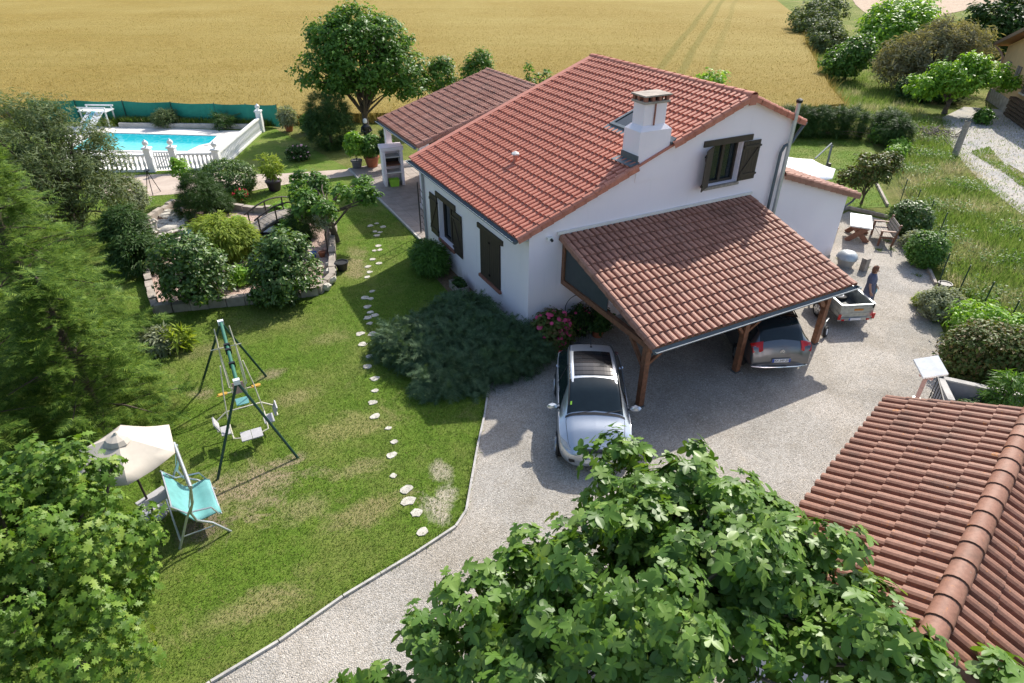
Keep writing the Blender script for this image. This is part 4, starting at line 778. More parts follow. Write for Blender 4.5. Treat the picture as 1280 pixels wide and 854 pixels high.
# galvanised trailer, tail board towards the camera; local +x forward
tr = thing('trailer', 'small galvanised box trailer standing beside the carport', 'trailer', (9.76,-3.99,.02), math.atan2(.927,.375))
TL, TW = 1.75, 1.12; z0, z1 = .42, .84
part('floor', MB().box((0,-TW/2,z0), (TL,TW/2,z0+.03)), 'plywood_dark', tr)
for nm, a, b in (('tail_board', (-.02,-TW/2,z0), (.005,TW/2,z1)), ('head_board', (TL,-TW/2,z0), (TL+.025,TW/2,z1)), ('side_board', (.006,-TW/2,z0), (TL-.001,-TW/2+.025,z1)), ('side_board', (.006,TW/2-.025,z0), (TL-.001,TW/2,z1))):
    p_ = part(nm, MB().box(a, b), 'galvanised', tr)
    if nm == 'side_board':
        y_ = a[1]+.0125; s_ = 1 if y_ > 0 else -1
        for zz in (z0+.12,z0+.28): part('rib', MB().box((.04,y_+s_*.013-.005,zz), (TL-.04,y_+s_*.013+.012,zz+.04)), 'galvanised', p_)
        part('lid_rail', MB().box((0,y_-.03,z1), (TL,y_+.03,z1+.035)), 'zinc_pale', p_)
    if nm == 'tail_board':
        part('top_rail', MB().box((-.03,-TW/2,z1), (.02,TW/2,z1+.03)), 'zinc_pale', p_); part('sign_plate', MB().box((-.032,-.2,z0+.24), (-.022,.1,z0+.3)), 'orange_paint', p_); part('latch', MB().box((-.05,-TW/2+.04,z1-.1), (-.02,-TW/2+.07,z1+.06)), 'black_iron', p_)
        for zz in (z0+.14,z0+.36): part('rib', MB().box((-.03,-TW/2+.02,zz), (-.021,TW/2-.02,zz+.02)), 'galvanised', p_)
part('light_board', MB().box((-.06,-TW/2-.02,z0-.1), (-.022,TW/2+.02,z0-.005)), 'galvanised', tr)
pl = part('number_plate', MB().box((-.068,-.18,z0-.09), (-.061,.22,z0-.01)), 'plate_white', tr)
part('plate_band', MB().box((-.071,.18,z0-.09), (-.069,.22,z0-.01)), 'plate_blue', pl)
for s_ in (1,-1):
    part('tail_light', MB().box((-.09,s_*(TW/2+.01)-.045,z0-.04), (-.061,s_*(TW/2+.01)+.045,z0+.15)), 'lamp_red', tr); part('reflector', MB().box((-.07,s_*.42-.05,z0-.1), (-.0615,s_*.42+.05,z0-.04)), 'lamp_red', tr)
    wheel(tr, .85, s_*(TW/2+.13), .27, s_, .14); part('mudguard', MB().extr([(.85+.33*math.cos(a), s_*(TW/2+.04), .3+.33*math.sin(a)) for a in np.linspace(.2,2.94,9)]+[(.85+.3*math.cos(a), s_*(TW/2+.04), .3+.3*math.sin(a)) for a in np.linspace(2.94,.2,9)], (0,s_*.2,0)), 'plastic_black', tr)
part('drawbar', MB().tube([(TL,-.4,z0), (TL+.9,0,z0), (TL+1.2,0,z0)], .035, 6).tube([(TL,.4,z0), (TL+.9,0,z0)], .035, 6), 'galvanised', tr, True); part('axle', MB().tube([(.85,-TW/2-.1,.3), (.85,TW/2+.1,.3)], .03, 6), 'black_iron', tr)
part('jockey_wheel', MB().tube([(TL+.95,.1,.16), (TL+.95,.1,.7)], .025, 6).lathe([(.04,-.03), (.1,-.03), (.1,.03), (.04,.03)], 12, (TL+.95,.1,.1)), 'plastic_black', tr)
spw = thing('spare_wheel', 'spare wheel with pale rim lying inside the trailer', 'wheel', (10.35,-2.92,.47)); part('tyre', MB().lathe([(.14,0), (.24,0), (.25,.05), (.24,.1), (.14,.1)], 22, (0,0,.012)), 'black_rubber', spw, True); part('rim', MB().lathe([(.03,.02), (.145,.02), (.15,.09), (.12,.11), (.03,.07)], 18, (0,0,.012)), 'plate_white', spw, True)
cwh = thing('jockey_stand', 'small pale wheel and metal frame leaning behind the carport post', 'wheel', (8.55,-3.95,.02), .4); part('tyre', MB().lathe([(.1,-.04), (.17,-.04), (.18,0), (.17,.04), (.1,.04)], 18), 'black_rubber', cwh, True).matrix_local = Matrix.Translation((0,0,.18)) @ Matrix.Rotation(R(80),4,'X'); part('rim', MB().lathe([(.02,-.045), (.1,-.045), (.1,.045), (.02,.045)], 14), 'plate_white', cwh, True).matrix_local = Matrix.Translation((0,0,.18)) @ Matrix.Rotation(R(80),4,'X'); part('frame', MB().tube([(0,.06,.18), (.05,.08,.5), (.3,.08,.5)], .02, 6), 'zinc_pale', cwh)
# ------------------------------------------------------------------ the person beside the trailer
pe_ = thing('person', 'person in a dark blue short sleeved dress holding a light blue cloth by the trailer', 'person', (11.08,-3.42,.02), R(35))
J = {'pelvis': (0,0,.88,.13), 'waist': (0,.01,1.04,.115), 'chest': (0,.02,1.22,.125), 'neckb': (0,.03,1.38,.07), 'neck': (0,.015,1.43,.052), 'head': (0,-.01,1.51,.085), 'crown': (0,.0,1.58,.08),
     'shL': (.16,.03,1.33,.06), 'elL': (.24,.04,1.07,.043), 'wrL': (.2,-.12,.9,.032), 'haL': (.18,-.18,.87,.035), 'shR': (-.16,.03,1.33,.06), 'elR': (-.25,.06,1.08,.043), 'wrR': (-.25,-.02,.86,.032), 'haR': (-.24,-.06,.79,.035),
     'hipL': (.09,0,.8,.095), 'knL': (.1,-.03,.46,.06), 'anL': (.1,.02,.09,.04), 'toL': (.11,-.12,.035,.035), 'hipR': (-.09,0,.8,.095), 'knR': (-.09,0,.46,.06), 'anR': (-.09,.04,.09,.04), 'toR': (-.1,-.1,.035,.035)}
E_ = 'pelvis-waist waist-chest chest-neckb neckb-neck neck-head head-crown chest-shL shL-elL elL-wrL wrL-haL chest-shR shR-elR elR-wrR wrR-haR pelvis-hipL hipL-knL knL-anL anL-toL pelvis-hipR hipR-knR knR-anR anR-toR'.split()
nm = list(J); V = [J[k][:3] for k in nm]; Rr = [J[k][3] for k in nm]; Ed = [tuple(nm.index(x) for x in e.split('-')) for e in E_]
for h, sx in (('haL',1), ('haR',-1)):       # five fingers, thumb from the side of the palm
    b = Vector(J[h][:3]); w_ = Vector(J['wr'+h[2]][:3]); d = (b-w_).normalized(); sd = d.cross(Vector((sx,0,0))).normalized(); ih = nm.index(h)
    for k in range(4):
        L_ = (.055,.065,.06,.045)[k]; o_ = sd*(.024*(k-1.5)); p1 = b+o_+d*.03; p2 = p1+d*L_*.55+Vector((0,0,-.005)); p3 = p2+d*L_*.5+Vector((0,0,-.02))
        i0 = len(V); V += [tuple(p1), tuple(p2), tuple(p3)]; Rr += [.011,.009,.008]; Ed += [(ih,i0), (i0,i0+1), (i0+1,i0+2)]
    p1 = b-d*.02+sd*.04; p2 = p1+d*.035+sd*.015; i0 = len(V); V += [tuple(p1), tuple(p2)]; Rr += [.012,.01]; Ed += [(ih,i0), (i0,i0+1)]
me = bpy.data.meshes.new('body'); me.from_pydata(V, Ed, []); me.update(); bo = bpy.data.objects.new('body', me); C.objects.link(bo)
mo = bo.modifiers.new('skin', 'SKIN'); mo.use_smooth_shade = True
for i, r_ in enumerate(Rr): me.skin_vertices[0].data[i].radius = (r_, r_); me.skin_vertices[0].data[i].use_root = (i == 0)
su = bo.modifiers.new('sub', 'SUBSURF'); su.levels = su.render_levels = 2
dg = bpy.context.evaluated_depsgraph_get(); m2 = bpy.data.meshes.new_from_object(bo.evaluated_get(dg)); bpy.data.objects.remove(bo); bo = link('body', m2, 'skin', pe_, 'all')
def oval(rows, n=20):
    m = MB()
    for cx, cy, z, rx_, ry_ in rows:
        for k in range(n): a = 2*math.pi*k/n; m.V.append((cx+rx_*math.cos(a), cy+ry_*math.sin(a), z))
    m.F = [(i*n+k, i*n+(k+1) % n, (i+1)*n+(k+1) % n, (i+1)*n+k) for i in range(len(rows)-1) for k in range(n)]; return m
dr = part('dress', oval([(0,.0,.38,.27,.2), (0,0,.6,.245,.185), (0,0,.85,.21,.165), (0,.01,1.03,.175,.145), (0,.02,1.2,.19,.155), (0,.03,1.31,.2,.13), (0,.03,1.38,.14,.1), (0,.03,1.41,.075,.075)]), 'dress_blue', pe_, True)
for s_ in (1,-1): part('sleeve', MB().tube([(s_*.13,.03,1.36), (s_*.19,.03,1.27), (s_*.225,.035,1.13)], [.085,.08,.075], 12), 'dress_blue', dr, True)
part('apron', oval([(.02,-.03,.42,.2,.19), (.02,-.03,.85,.16,.155), (.01,-.02,1.02,.12,.145)]), 'olive_tarp', dr, True)
hr_ = oval([(0,.05,1.43,.075,.055), (0,.045,1.5,.105,.085), (0,.03,1.58,.108,.098), (0,.015,1.65,.08,.08), (0,.01,1.68,.03,.03)], 14); part('hair', hr_, 'hair_brown', pe_, True)
for s_ in (1,-1): part('eye', MB().rock((s_*.033,-.098,1.525), (.011,.006,.008), 1, 6), 'plastic_black', pe_); part('ear', MB().rock((s_*.088,.0,1.515), (.012,.02,.03), 2, 6), 'skin', pe_)
part('nose', MB().rock((0,-.105,1.505), (.012,.016,.02), 2, 6), 'skin', pe_); part('mouth', MB().rock((0,-.094,1.47), (.024,.006,.006), 2, 6), 'brick_red', pe_)
for s_ in (1,-1): part('shoe', MB().rock((s_*.1,-.05,.035), (.05,.12,.05), 2, 10), 'black_rubber', pe_, True)
cl_ = thing('cloth', 'light blue cloth held in the hand of the person', 'cloth', (11.08,-3.42,.02), R(35)); part('fabric', MB().add([(.12,-.2,.9),(.22,-.19,.91),(.26,-.17,.72),(.2,-.22,.6),(.1,-.2,.66),(.15,-.24,.75)], [(0,1,5),(1,2,5),(2,3,5),(3,4,5),(4,0,5)]), 'cloth_cyan', cl_)
# ------------------------------------------------------------------ pool
DECK = [(-14,26.4), (-9.85,24.5), (-6.2,22.95), (-2.8,30.3), (-10.2,35.2), (-14,37.6)]
tag(bladeland('pool_deck', DECK, .035, 'coping'), 'pale stone deck around the swimming pool', 'deck')
pool = thing('swimming_pool', 'turquoise swimming pool behind the white balustrade', 'pool', (-9,30,0)); pool.location = (0,0,0)
WP = [(-13.5,30.7), (-11.16,29.4), (-7.46,27.35), (-6.7,28.4), (-6.15,28.6), (-5.5,30.25), (-10.26,33.3), (-12.3,34.6)]
t = NT('pool_water'); g_ = t.n('NewGeometry').outputs['Position']; t.set(Roughness=.06, Specular_IOR_Level=.5)
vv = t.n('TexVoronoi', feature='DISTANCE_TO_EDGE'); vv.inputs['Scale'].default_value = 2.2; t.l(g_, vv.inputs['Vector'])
sx = t.n('SeparateXYZ'); t.l(g_, sx.inputs[0]); dd = t.math('ADD', t.math('MULTIPLY', sx.outputs[0], .54), t.math('MULTIPLY', sx.outputs[1], .84))
dd = t.math('DIVIDE', t.math('SUBTRACT', dd, 19.2), 3.2)
c_ = t.ramp(dd, [(0, (.13,.66,.64)), (.42, (.1,.6,.62)), (.5, (.015,.44,.52)), (1, (.01,.38,.48))])
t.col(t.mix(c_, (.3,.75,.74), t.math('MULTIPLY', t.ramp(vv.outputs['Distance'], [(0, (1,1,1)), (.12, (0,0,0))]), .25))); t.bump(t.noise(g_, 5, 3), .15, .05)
part('water', MB().add([(x,y,.04) for x, y in WP], [tuple(range(len(WP)))]), 'pool_water', pool)
cx, cy = -9.3, 30.9; OUT = [(cx+(x-cx)*1.07, cy+(y-cy)*1.09) for x, y in WP]; n = len(WP)
for i in range(n):
    j = (i+1) % n; a = [WP[i], WP[j], OUT[j], OUT[i]]; part('coping', MB().prism(a, .03, .085), 'coping', pool)
def baluster(m=None):
    return MB().lathe([(.065,0), (.065,.06), (.045,.1), (.075,.22), (.085,.3), (.05,.48), (.042,.58), (.065,.64), (.065,.7)], 8)
balm = baluster().mesh('baluster'); bmesh_fix(balm); balm.materials.append(MAT['white_paint']); balm.polygons.foreach_set('use_smooth', [True]*len(balm.polygons))
def balustrade(label, a, b, n):
    o = thing('balustrade', label, 'balustrade', (*a, .02), math.atan2(b[1]-a[1], b[0]-a[0]), 'white balustrades round the pool'); L_ = math.hypot(b[0]-a[0], b[1]-a[1])
    part('base_rail', MB().box((0,-.09,0), (L_,.09,.12)), 'white_paint', o); part('top_rail', MB().box((0,-.1,.82), (L_,.1,.92)), 'white_paint', o)
    for i in range(n):
        q = bpy.data.objects.new('baluster', balm); C.objects.link(q); q.parent = o; q.location = (L_*(i+.5)/n, 0, .12)
    return o
def pillar(label, x, y, h=1.2):
    o = thing('gate_pillar', label, 'pillar', (x, y, .02), R(-25), 'white pillars of the pool fence'); part('shaft', MB().box((-.16,-.16,0), (.16,.16,h)), 'white_paint', o); part('cap', MB().box((-.21,-.21,h), (.21,.21,h+.08)), 'white_paint', o)
    part('ball', MB().lathe([(.07,0), (.05,.06), (.12,.12), (.15,.2), (.13,.29), (.05,.35), (.02,.4)], 14, (0,0,h+.08)), 'white_paint', o, True)
balustrade('white balustrade left of the pool gate, behind the grey green tree', (-12.9,25.8), (-9.6,24.33), 15)
balustrade('white balustrade between the pool gate and the corner pillar', (-8.05,23.78), (-6.4,23.05), 8)
balustrade('long white balustrade along the right side of the pool deck', (-6.13,23.1), (-2.9,30.1), 34)
pillar('white pillar with ball on the left of the pool gate', -9.4, 24.22); pillar('white pillar with ball on the right of the pool gate', -8.24, 23.86); pillar('white pillar with ball at the near corner of the pool fence', -6.22, 22.93, 1.05); pillar('white pillar with ball at the far end of the pool fence', -2.8, 30.25, 1.25)
gt = thing('pool_gate', 'low white picket gate between two pillars by the pool', 'gate', (-9.2,24.16,.05), math.atan2(-.36,1.16))
for z_ in (.15,.72): part('rail', MB().box((0,-.025,z_), (.78,.025,z_+.07)), 'white_paint', gt)
for i in range(6): part('picket', MB().box((.03+i*.13,-.045,.05), (.1+i*.13,-.026,.95)), 'white_paint', gt)
part('brace', MB().beam((.03,.035,.2), (.74,.035,.72), .02, .06, (0,0,1)), 'white_paint', gt)
tag(link('pool_retaining_wall', MB().beam((-10.9,35.55,.16), (-2.6,30.95,.16), .2, .32), 'concrete'), 'low grey retaining wall behind the pool deck', 'wall')
nf = thing('net_fence', 'green windbreak netting on thin posts between pool and wheat', 'fence', (-6,33.6,0)); nf.location = (0,0,0)
FP = [(-16,39.8), (-13.2,38.2), (-10.4,36.6), (-7.6,34.75), (-5.1,33.05), (-3.3,31.95), (-1.55,30.9)]
for i, (x, y) in enumerate(FP): part('post', MB().tube([(x,y,0), (x,y,1.5)], .03, 6), 'dark_green_paint', nf, True)
for i in range(len(FP)-1):
    m = MB(); k_ = 8; (xa, ya), (xb, yb) = FP[i], FP[i+1]
    for j in range(k_+1):
        f = j/k_; sag = .06*math.sin(math.pi*f); x, y = xa+(xb-xa)*f, ya+(yb-ya)*f; by = .05*math.sin(math.pi*f*2+i)
        m.V += [(x,y+by,.05), (x,y+by*2,.7), (x,y+by,1.45-sag)]
    for j in range(k_): m.F += [(3*j,3*j+3,3*j+4,3*j+1), (3*j+1,3*j+4,3*j+5,3*j+2)]
    part('net_panel', m, 'green_net', nf, True)
sl_ = thing('pool_slide', 'white and blue striped pool slide by the green netting', 'slide', (-11.9,35.6,.03), R(-32))
for i in range(4): part('slide_stripe', MB().extr([(-.9+.28*i,-1.5,.1), (-.63+.28*i,-1.5,.1), (-.63+.28*i,.3,1.0), (-.9+.28*i,.3,1.0)], (0,.03,.03)), ('white_paint','blue_plastic','white_paint','white_paint')[i] if i != 1 else 'pool_tile', sl_)
part('platform', MB().box((-1.6,.35,.95), (.3,1.3,1.02)), 'white_paint', sl_)
for x, y in ((-1.5,.45), (.2,.45), (-1.5,1.2), (.2,1.2)): part('leg', MB().tube([(x,y,0), (x,y,1.2)], .05, 8), 'white_paint', sl_, True)
for y in (.4,1.25): part('hand_rail', MB().tube([(-1.6,y,1.2), (.3,y,1.22)], .05, 8), 'white_paint', sl_, True)
# ------------------------------------------------------------------ pond garden
POND = [(-10,7.4), (-10.15,10.5), (-10.1,13.5), (-9.9,16.2), (-8.75,18.0), (-7.2,17.0), (-5.6,15.4), (-4.3,14.6), (-3.1,13.3), (-2.9,11.9), (-3.2,10.8), (-3.75,8.8), (-4.2,7.0), (-4.9,6.25), (-6.7,6.55), (-8.4,7.0)]
tag(bladeland('pond_bed', POND, .05, 'pink_gravel'), 'pinkish gravel bed round the garden pond', 'gravel bed')
wall_ = thing('pond_wall', 'low weathered stone wall around the pond garden', 'wall', (-7,7,0)); wall_.location = (0,0,0)
for i in range(len(POND)):
    a, b = Vector((*POND[i],0)), Vector((*POND[(i+1) % len(POND)],0)); nn = max(1, round((b-a).length/.55))
    for k in range(nn):
        p, q = a.lerp(b, (k+.02)/nn), a.lerp(b, (k+.98)/nn); h = random.uniform(.3,.38)
        part('stone', MB().beam(p+Vector((random.uniform(-.02,.02),random.uniform(-.02,.02),h/2)), q+Vector((0,0,h/2)), random.uniform(.2,.26), h), 'old_stone', wall_)
t = NT('pond_water'); t.set(Roughness=.05); t.p.inputs['Base Color'].default_value = (.01,.016,.012,1); t.bump(t.noise(t.coord(), 6), .1, .02)
PW = [(-6.3,10.2), (-5.4,9.7), (-4.4,10.2), (-3.9,11.4), (-3.8,12.8), (-4.6,13.9), (-5.6,14.3), (-6.4,13.4), (-6.7,11.8)]
tag(bladeland('pond_water', PW, .09, 'pond_water'), 'dark still pond water under the wooden bridge', 'water')
t = NT('blue_water'); t.set(Roughness=.05); t.p.inputs['Base Color'].default_value = (.03,.1,.22,1); t.bump(t.noise(t.coord(), 6), .1, .02)
tag(bladeland('basin_water', [(-9.0,14.2), (-8.3,14.0), (-8.0,14.9), (-8.6,15.3)], .08, 'blue_water'), 'small blue water basin beside the swan', 'water')
br = thing('garden_bridge', 'small arched wooden bridge with curved handrails over the pond', 'bridge', (-6.15,12.75,.06), math.atan2(.85,2.7))
for i in range(16):
    f = (i+.5)/16; x = 2.83*f; z = .15+.38*math.sin(math.pi*f); an_ = math.atan(.38*math.pi*math.cos(math.pi*f)/2.83)
    part('plank', MB().cbox((x,0,z), (.17,.9,.035), Matrix.Rotation(-an_,3,'Y')), 'grey_wood', br)
for s_ in (-.45,.45):
    part('stringer', MB().tube([(2.83*f,s_,.08+.38*math.sin(math.pi*f)) for f in np.linspace(0,1,10)], .05, 6), 'dark_wood', br, True)
    part('handrail', MB().tube([(2.83*f,s_,.7+.42*math.sin(math.pi*f)) for f in np.linspace(.02,.98,10)], .035, 6), 'dark_wood', br, True)
    for f in (.08,.36,.64,.92): part('baluster', MB().tube([(2.83*f,s_,.1+.38*math.sin(math.pi*f)), (2.83*f,s_,.7+.42*math.sin(math.pi*f))], .03, 6), 'dark_wood', br, True)
rk = thing('rockery', 'heap of pale limestone rocks in the corner of the pond bed', 'rocks', (-9.4,15,0)); rk.location = (0,0,0)
for i in range(70):
    x, y = polyfill([(-9.95,13.4), (-9.8,16.0), (-8.8,17.3), (-8.2,16.4), (-8.6,14.2), (-9.2,12.6)], 1)[0]; s_ = random.uniform(.12,.26)
    part('rock', MB().rock((x,y,.06+random.uniform(.02,.14)), (s_*random.uniform(.9,1.5),s_,s_*.6), i, 7), 'white_stone', rk)
sw = thing('swan_statue', 'white stone swan statue standing among the rocks', 'statue', (-9.2,14.4,.05), R(200))
part('body', MB().tube([(-.42,0,.28), (-.3,0,.2), (0,0,.2), (.25,0,.2), (.38,0,.24)], [.02,.13,.2,.16,.06], 12), 'white_stone', sw, True)
part('neck', MB().tube([(.3,0,.24), (.44,0,.36), (.4,0,.55), (.33,0,.68), (.4,0,.78), (.5,0,.76), (.58,0,.72)], [.08,.06,.045,.042,.05,.045,.012], 10), 'white_stone', sw, True)
for i, (x, y, r_) in enumerate([(-4.15,7.5,.26), (-4.3,6.85,.24), (-4.6,6.4,.2), (-4.05,8.1,.17)]): tag(link('boulder', MB().rock((x,y,.16), (r_,r_*.9,.2), 40+i, 9), 'white_stone'), ('white boulder at the right corner of the pond wall','second white boulder below the corner one on the pond wall','small white boulder at the front corner of the pond wall','small pale boulder behind the black pot on the pond wall')[i], 'boulder', 'white boulders on the pond wall')
def pot(name, label, x, y, r, h, mat, z=.02, cat='pot', soil=True):
    o = thing(name, label, cat, (x,y,z)); part('vessel', MB().lathe([(r*.68,0), (r*.72,.02), (r*.95,h*.85), (r*1.06,h*.86), (r*1.06,h), (r*.9,h), (r*.85,h*.9), (.02,h*.9)], 18), mat, o, True); return o
pot('plant_pot', 'empty black pot on the lawn edge by the pond wall', -3.65, 7.75, .24, .34, 'plastic_black')
pot('plant_pot', 'black pot lying beside the right gravel border', 15.0, -3.75, .22, .28, 'plastic_black')
for i, (x, y, m_) in enumerate([(-4.35,9.35,'blue_plastic'), (-4.05,9.2,'terracotta'), (-3.85,9.5,'pinkish_post'), (-3.75,8.9,'terracotta')]): pot('small_pot', ('small blue pot on the pond edge','small terracotta pot beside the blue one on the pond edge','small pinkish pot at the back of the pond edge pots','small terracotta pot nearest the lawn on the pond edge')[i], x, y, .13, .2, m_, .06)
ts = thing('tripod_stand', 'thin dark tripod stand on the path by the pool gate', 'stand', (-9.55,20.4,.02))
for k in range(3): part('leg', MB().tube([(.35*math.cos(2.1*k+.4),.35*math.sin(2.1*k+.4),0), (0,0,1.15)], .018, 5), 'black_iron', ts)
part('ring', MB().lathe([(.1,1.12), (.14,1.12), (.14,1.16), (.1,1.16)], 12), 'black_iron', ts)
# ------------------------------------------------------------------ terrace things
bq = thing('barbecue', 'white masonry barbecue with wooden shelves on the terrace', 'barbecue', (.75,15.9,.112), R(-8))
for s_ in (0,.86): part('side_wall', MB().box((s_,0,0), (s_+.14,.75,1.75)), 'wall_paint', bq)
part('back_wall', MB().box((.14,.65,0), (.86,.75,1.74)), 'wall_paint', bq); part('hood', MB().box((-.05,-.02,1.752), (1.05,.8,1.92)), 'wall_paint', bq); part('table_shelf', MB().box((1.0,.1,.82), (1.7,.7,.9)), 'coping', bq)
for z_, m_ in ((.62,'coping'), (1.0,'bench_wood'), (1.4,'zinc_pale')): part('shelf', MB().box((.142,.02,z_), (.858,.645,z_+.06)), m_, bq)
part('fire_back', MB().box((.145,.6,1.06), (.855,.648,1.4)), 'black_iron', bq)
lc = thing('green_crate', 'lime green plastic crate under the barbecue', 'crate', (1.2,15.85,.112), R(-8)); part('tub', MB().add([(-.2,-.14,0), (.2,-.14,0), (.2,.14,0), (-.2,.14,0), (-.25,-.18,.36), (.25,-.18,.36), (.25,.18,.36), (-.25,.18,.36)], [(0,3,2,1), (0,1,5,4), (1,2,6,5), (2,3,7,6), (3,0,4,7)]), 'lime_plastic', lc)
sta = thing('garden_statue', 'black garden statue with a white head near the terrace corner', 'statue', (2.2,23.6,0)); part('plinth', MB().box((-.2,-.2,0), (.2,.2,.45)), 'bench_wood', sta); part('figure', MB().lathe([(.16,.45), (.2,.6), (.15,.9), (.22,1.1), (.24,1.25), (.1,1.36), (.07,1.42)], 14), 'plastic_black', sta, True); part('head', MB().lathe([(.04,1.4), (.12,1.46), (.13,1.56), (.1,1.66), (.02,1.7)], 12), 'white_paint', sta, True)
for s_ in (1,-1): part('arm', MB().tube([(s_*.22,0,1.22), (s_*.3,-.1,1.0), (s_*.1,-.25,.98)], [.07,.06,.05], 8), 'plastic_black', sta, True)
# planters against the left wall
for i, (x, y) in enumerate([(-.42,4.2), (-.45,3.0)]):
    o = thing('planter_box', ('wooden planter box under the open shuttered window','wooden planter box under the closed shutters')[i], 'planter', (x,y,.012))
    for a, b in (((-.22,-.4,0),(-.19,.4,.3)), ((.19,-.4,0),(.22,.4,.3)), ((-.188,-.4,0),(.188,-.37,.3)), ((-.188,.37,0),(.188,.4,.3))): part('board', MB().box(a, b), 'grey_wood', o)
    part('soil', MB().box((-.188,-.369,.02), (.188,.369,.24)), 'mulch', o)
tag(bladeland('wall_border', [(-.9,.2), (0,.1), (0,7.6), (-.75,7.4), (-.8,5)], .03, 'mulch'), 'dark mulch border along the left wall', 'border')
# ------------------------------------------------------------------ swing set
ss = thing('swing_set', 'green metal swing set with glider and swings on the lawn', 'swing set', (-8.2,.1,.012)); ss.location = (0,0,0)
A, B = Vector((-8.19,1.62,2.18)), Vector((-8.2,-1.3,2.18))
part('top_bar', MB().tube([A, B], .045, 10), 'green_paint', ss, True)
for p, f in ((A,(-9.19,2.02)), (A,(-7.42,1.95)), (B,(-9.15,-1.76)), (B,(-7.35,-1.89))): part('leg', MB().tube([p, (*f,.0)], .032, 8), 'dark_green_paint' if f[1] else 'green_paint', ss, True)
for p in (A, B): part('joint', MB().cbox(p, (.14,.1,.12)), 'plate_white', ss)
for y in (.35,.1,-.55): part('clamp', MB().cbox((-8.195,y,2.18), (.14,.07,.14)), 'black_iron', ss)
gl_ = part('glider_frame', MB().tube([(-8.45,-.35,2.1), (-8.55,-.4,1.4), (-8.62,-.5,.62)], .016, 6).tube([(-7.95,-.35,2.1), (-7.85,-.4,1.4), (-7.78,-.5,.62)], .016, 6).tube([(-8.9,-.55,.42), (-8.9,-.15,.45), (-8.62,-.1,.62), (-7.78,-.1,.62), (-7.5,-.15,.45), (-7.5,-.55,.42)], .02, 6).tube([(-8.62,-.5,.62), (-8.6,-.95,.4), (-8.35,-1.0,.36), (-8.05,-1.0,.36), (-7.8,-.95,.4), (-7.78,-.5,.62)], .02, 6), 'cream_paint', ss, True)
for (x, y, z, ang) in ((-8.9,-.5,.62,70), (-8.72,-.55,.4,0), (-7.52,-.5,.62,-70), (-7.72,-.55,.4,0), (-8.32,-.95,.37,0), (-8.07,-.95,.37,0)): part('seat', MB().cbox((x,y,z), (.24,.36,.03), Matrix.Rotation(R(ang),3,'Y')), 'seat_grey', gl_)
sw1 = part('board_swing', MB().cbox((-8.2,.35,.5), (.3,.22,.03), Matrix.Rotation(R(20),3,'X')), 'teal_fabric', ss); part('back_pad', MB().cbox((-8.2,.62,.75), (.28,.03,.3), Matrix.Rotation(R(-15),3,'X')), 'pinkish_post', sw1)
for s_ in (-.16,.16): part('hanger', MB().tube([(-8.2+s_,.4,.5), (-8.2+s_*1.2,.5,2.12)], .014, 5), 'cream_paint', sw1)
sw2 = part('seesaw_swing', MB().tube([(-8.38,1.5,2.1), (-8.42,1.2,1.3), (-8.42,.95,.62), (-8.2,.9,.5), (-7.98,.95,.62), (-7.98,1.2,1.3), (-8.02,1.5,2.1)], .018, 6).tube([(-8.6,1.3,1.62), (-7.85,1.3,1.62)], .014, 5), 'cream_paint', ss, True)
for s_ in (-1,1): part('foot_rest', MB().rock((-8.2+s_*.42,1.0,.42), (.17,.07,.05), 3, 8), 'yellow_plastic', sw2)
part('cross_bar', MB().tube([(-8.6,1.0,.42), (-7.8,1.0,.42)], .018, 6), 'cream_paint', sw2)
# ------------------------------------------------------------------ teal swing seat
gs_ = thing('garden_swing_seat', 'teal garden swing seat in a silver tube frame', 'swing seat', (-9.6,-2.8,.012)); gs_.location = (0,0,0)
F1, F2 = -3.5, -2.05
part('cross_bar', MB().tube([(-9.5,F1-.02,1.5), (-9.7,F2+.08,1.5)], .04, 10), 'steel_tube', gs_, True)
for y, dx in ((F1,0), (F2,-.15)):
    part('rear_leg', MB().tube([(-10.07+dx,y,0), (-9.75+dx,y,.75), (-9.58+dx,y,1.05), (-9.5+dx,y,1.5)], .026, 8), 'steel_tube', gs_, True); part('front_leg', MB().tube([(-9.08+dx,y,0), (-9.36+dx,y,.42), (-9.6+dx,y,.6), (-9.66+dx,y,.85), (-9.56+dx,y,1.1), (-9.5+dx,y,1.5)], .026, 8), 'steel_tube', gs_, True)
    part('strut', MB().tube([(-9.93+dx,y,.3), (-9.3+dx,y,.32)], .014, 6), 'steel_tube', gs_, True); part('hanger', MB().tube([(-9.52+dx,y,1.45), (-9.66+dx,y+.05,.95), (-9.62+dx,y+.08,.5)], .012, 5), 'steel_tube', gs_, True)
part('rear_rail', MB().tube([(-10.0,F1,.2), (-10.2,F2,.2)], .02, 6), 'steel_tube', gs_, True)
sm = MB(); n_ = 9; prof = [(-9.16,.40), (-9.24,.45), (-9.4,.41), (-9.58,.38), (-9.68,.44), (-9.8,.66), (-9.93,.92), (-9.96,.98)]
for i in range(n_):
    f = i/(n_-1); sg = -.05*math.sin(math.pi*f)
    for k, (x, z) in enumerate(prof): sm.V.append((x-.12*f+(sg*.6 if k > 3 else 0), -3.3+1.15*f, z+(sg if 0 < k < 6 else sg*.3)))
w_ = len(prof); sm.F = [(i*w_+k, i*w_+k+1, (i+1)*w_+k+1, (i+1)*w_+k) for i in range(n_-1) for k in range(w_-1)]
st_ = part('seat_fabric', sm, 'teal_fabric', gs_, 'all'); sm2 = st_.modifiers.new('s', 'SOLIDIFY'); sm2.thickness = .025
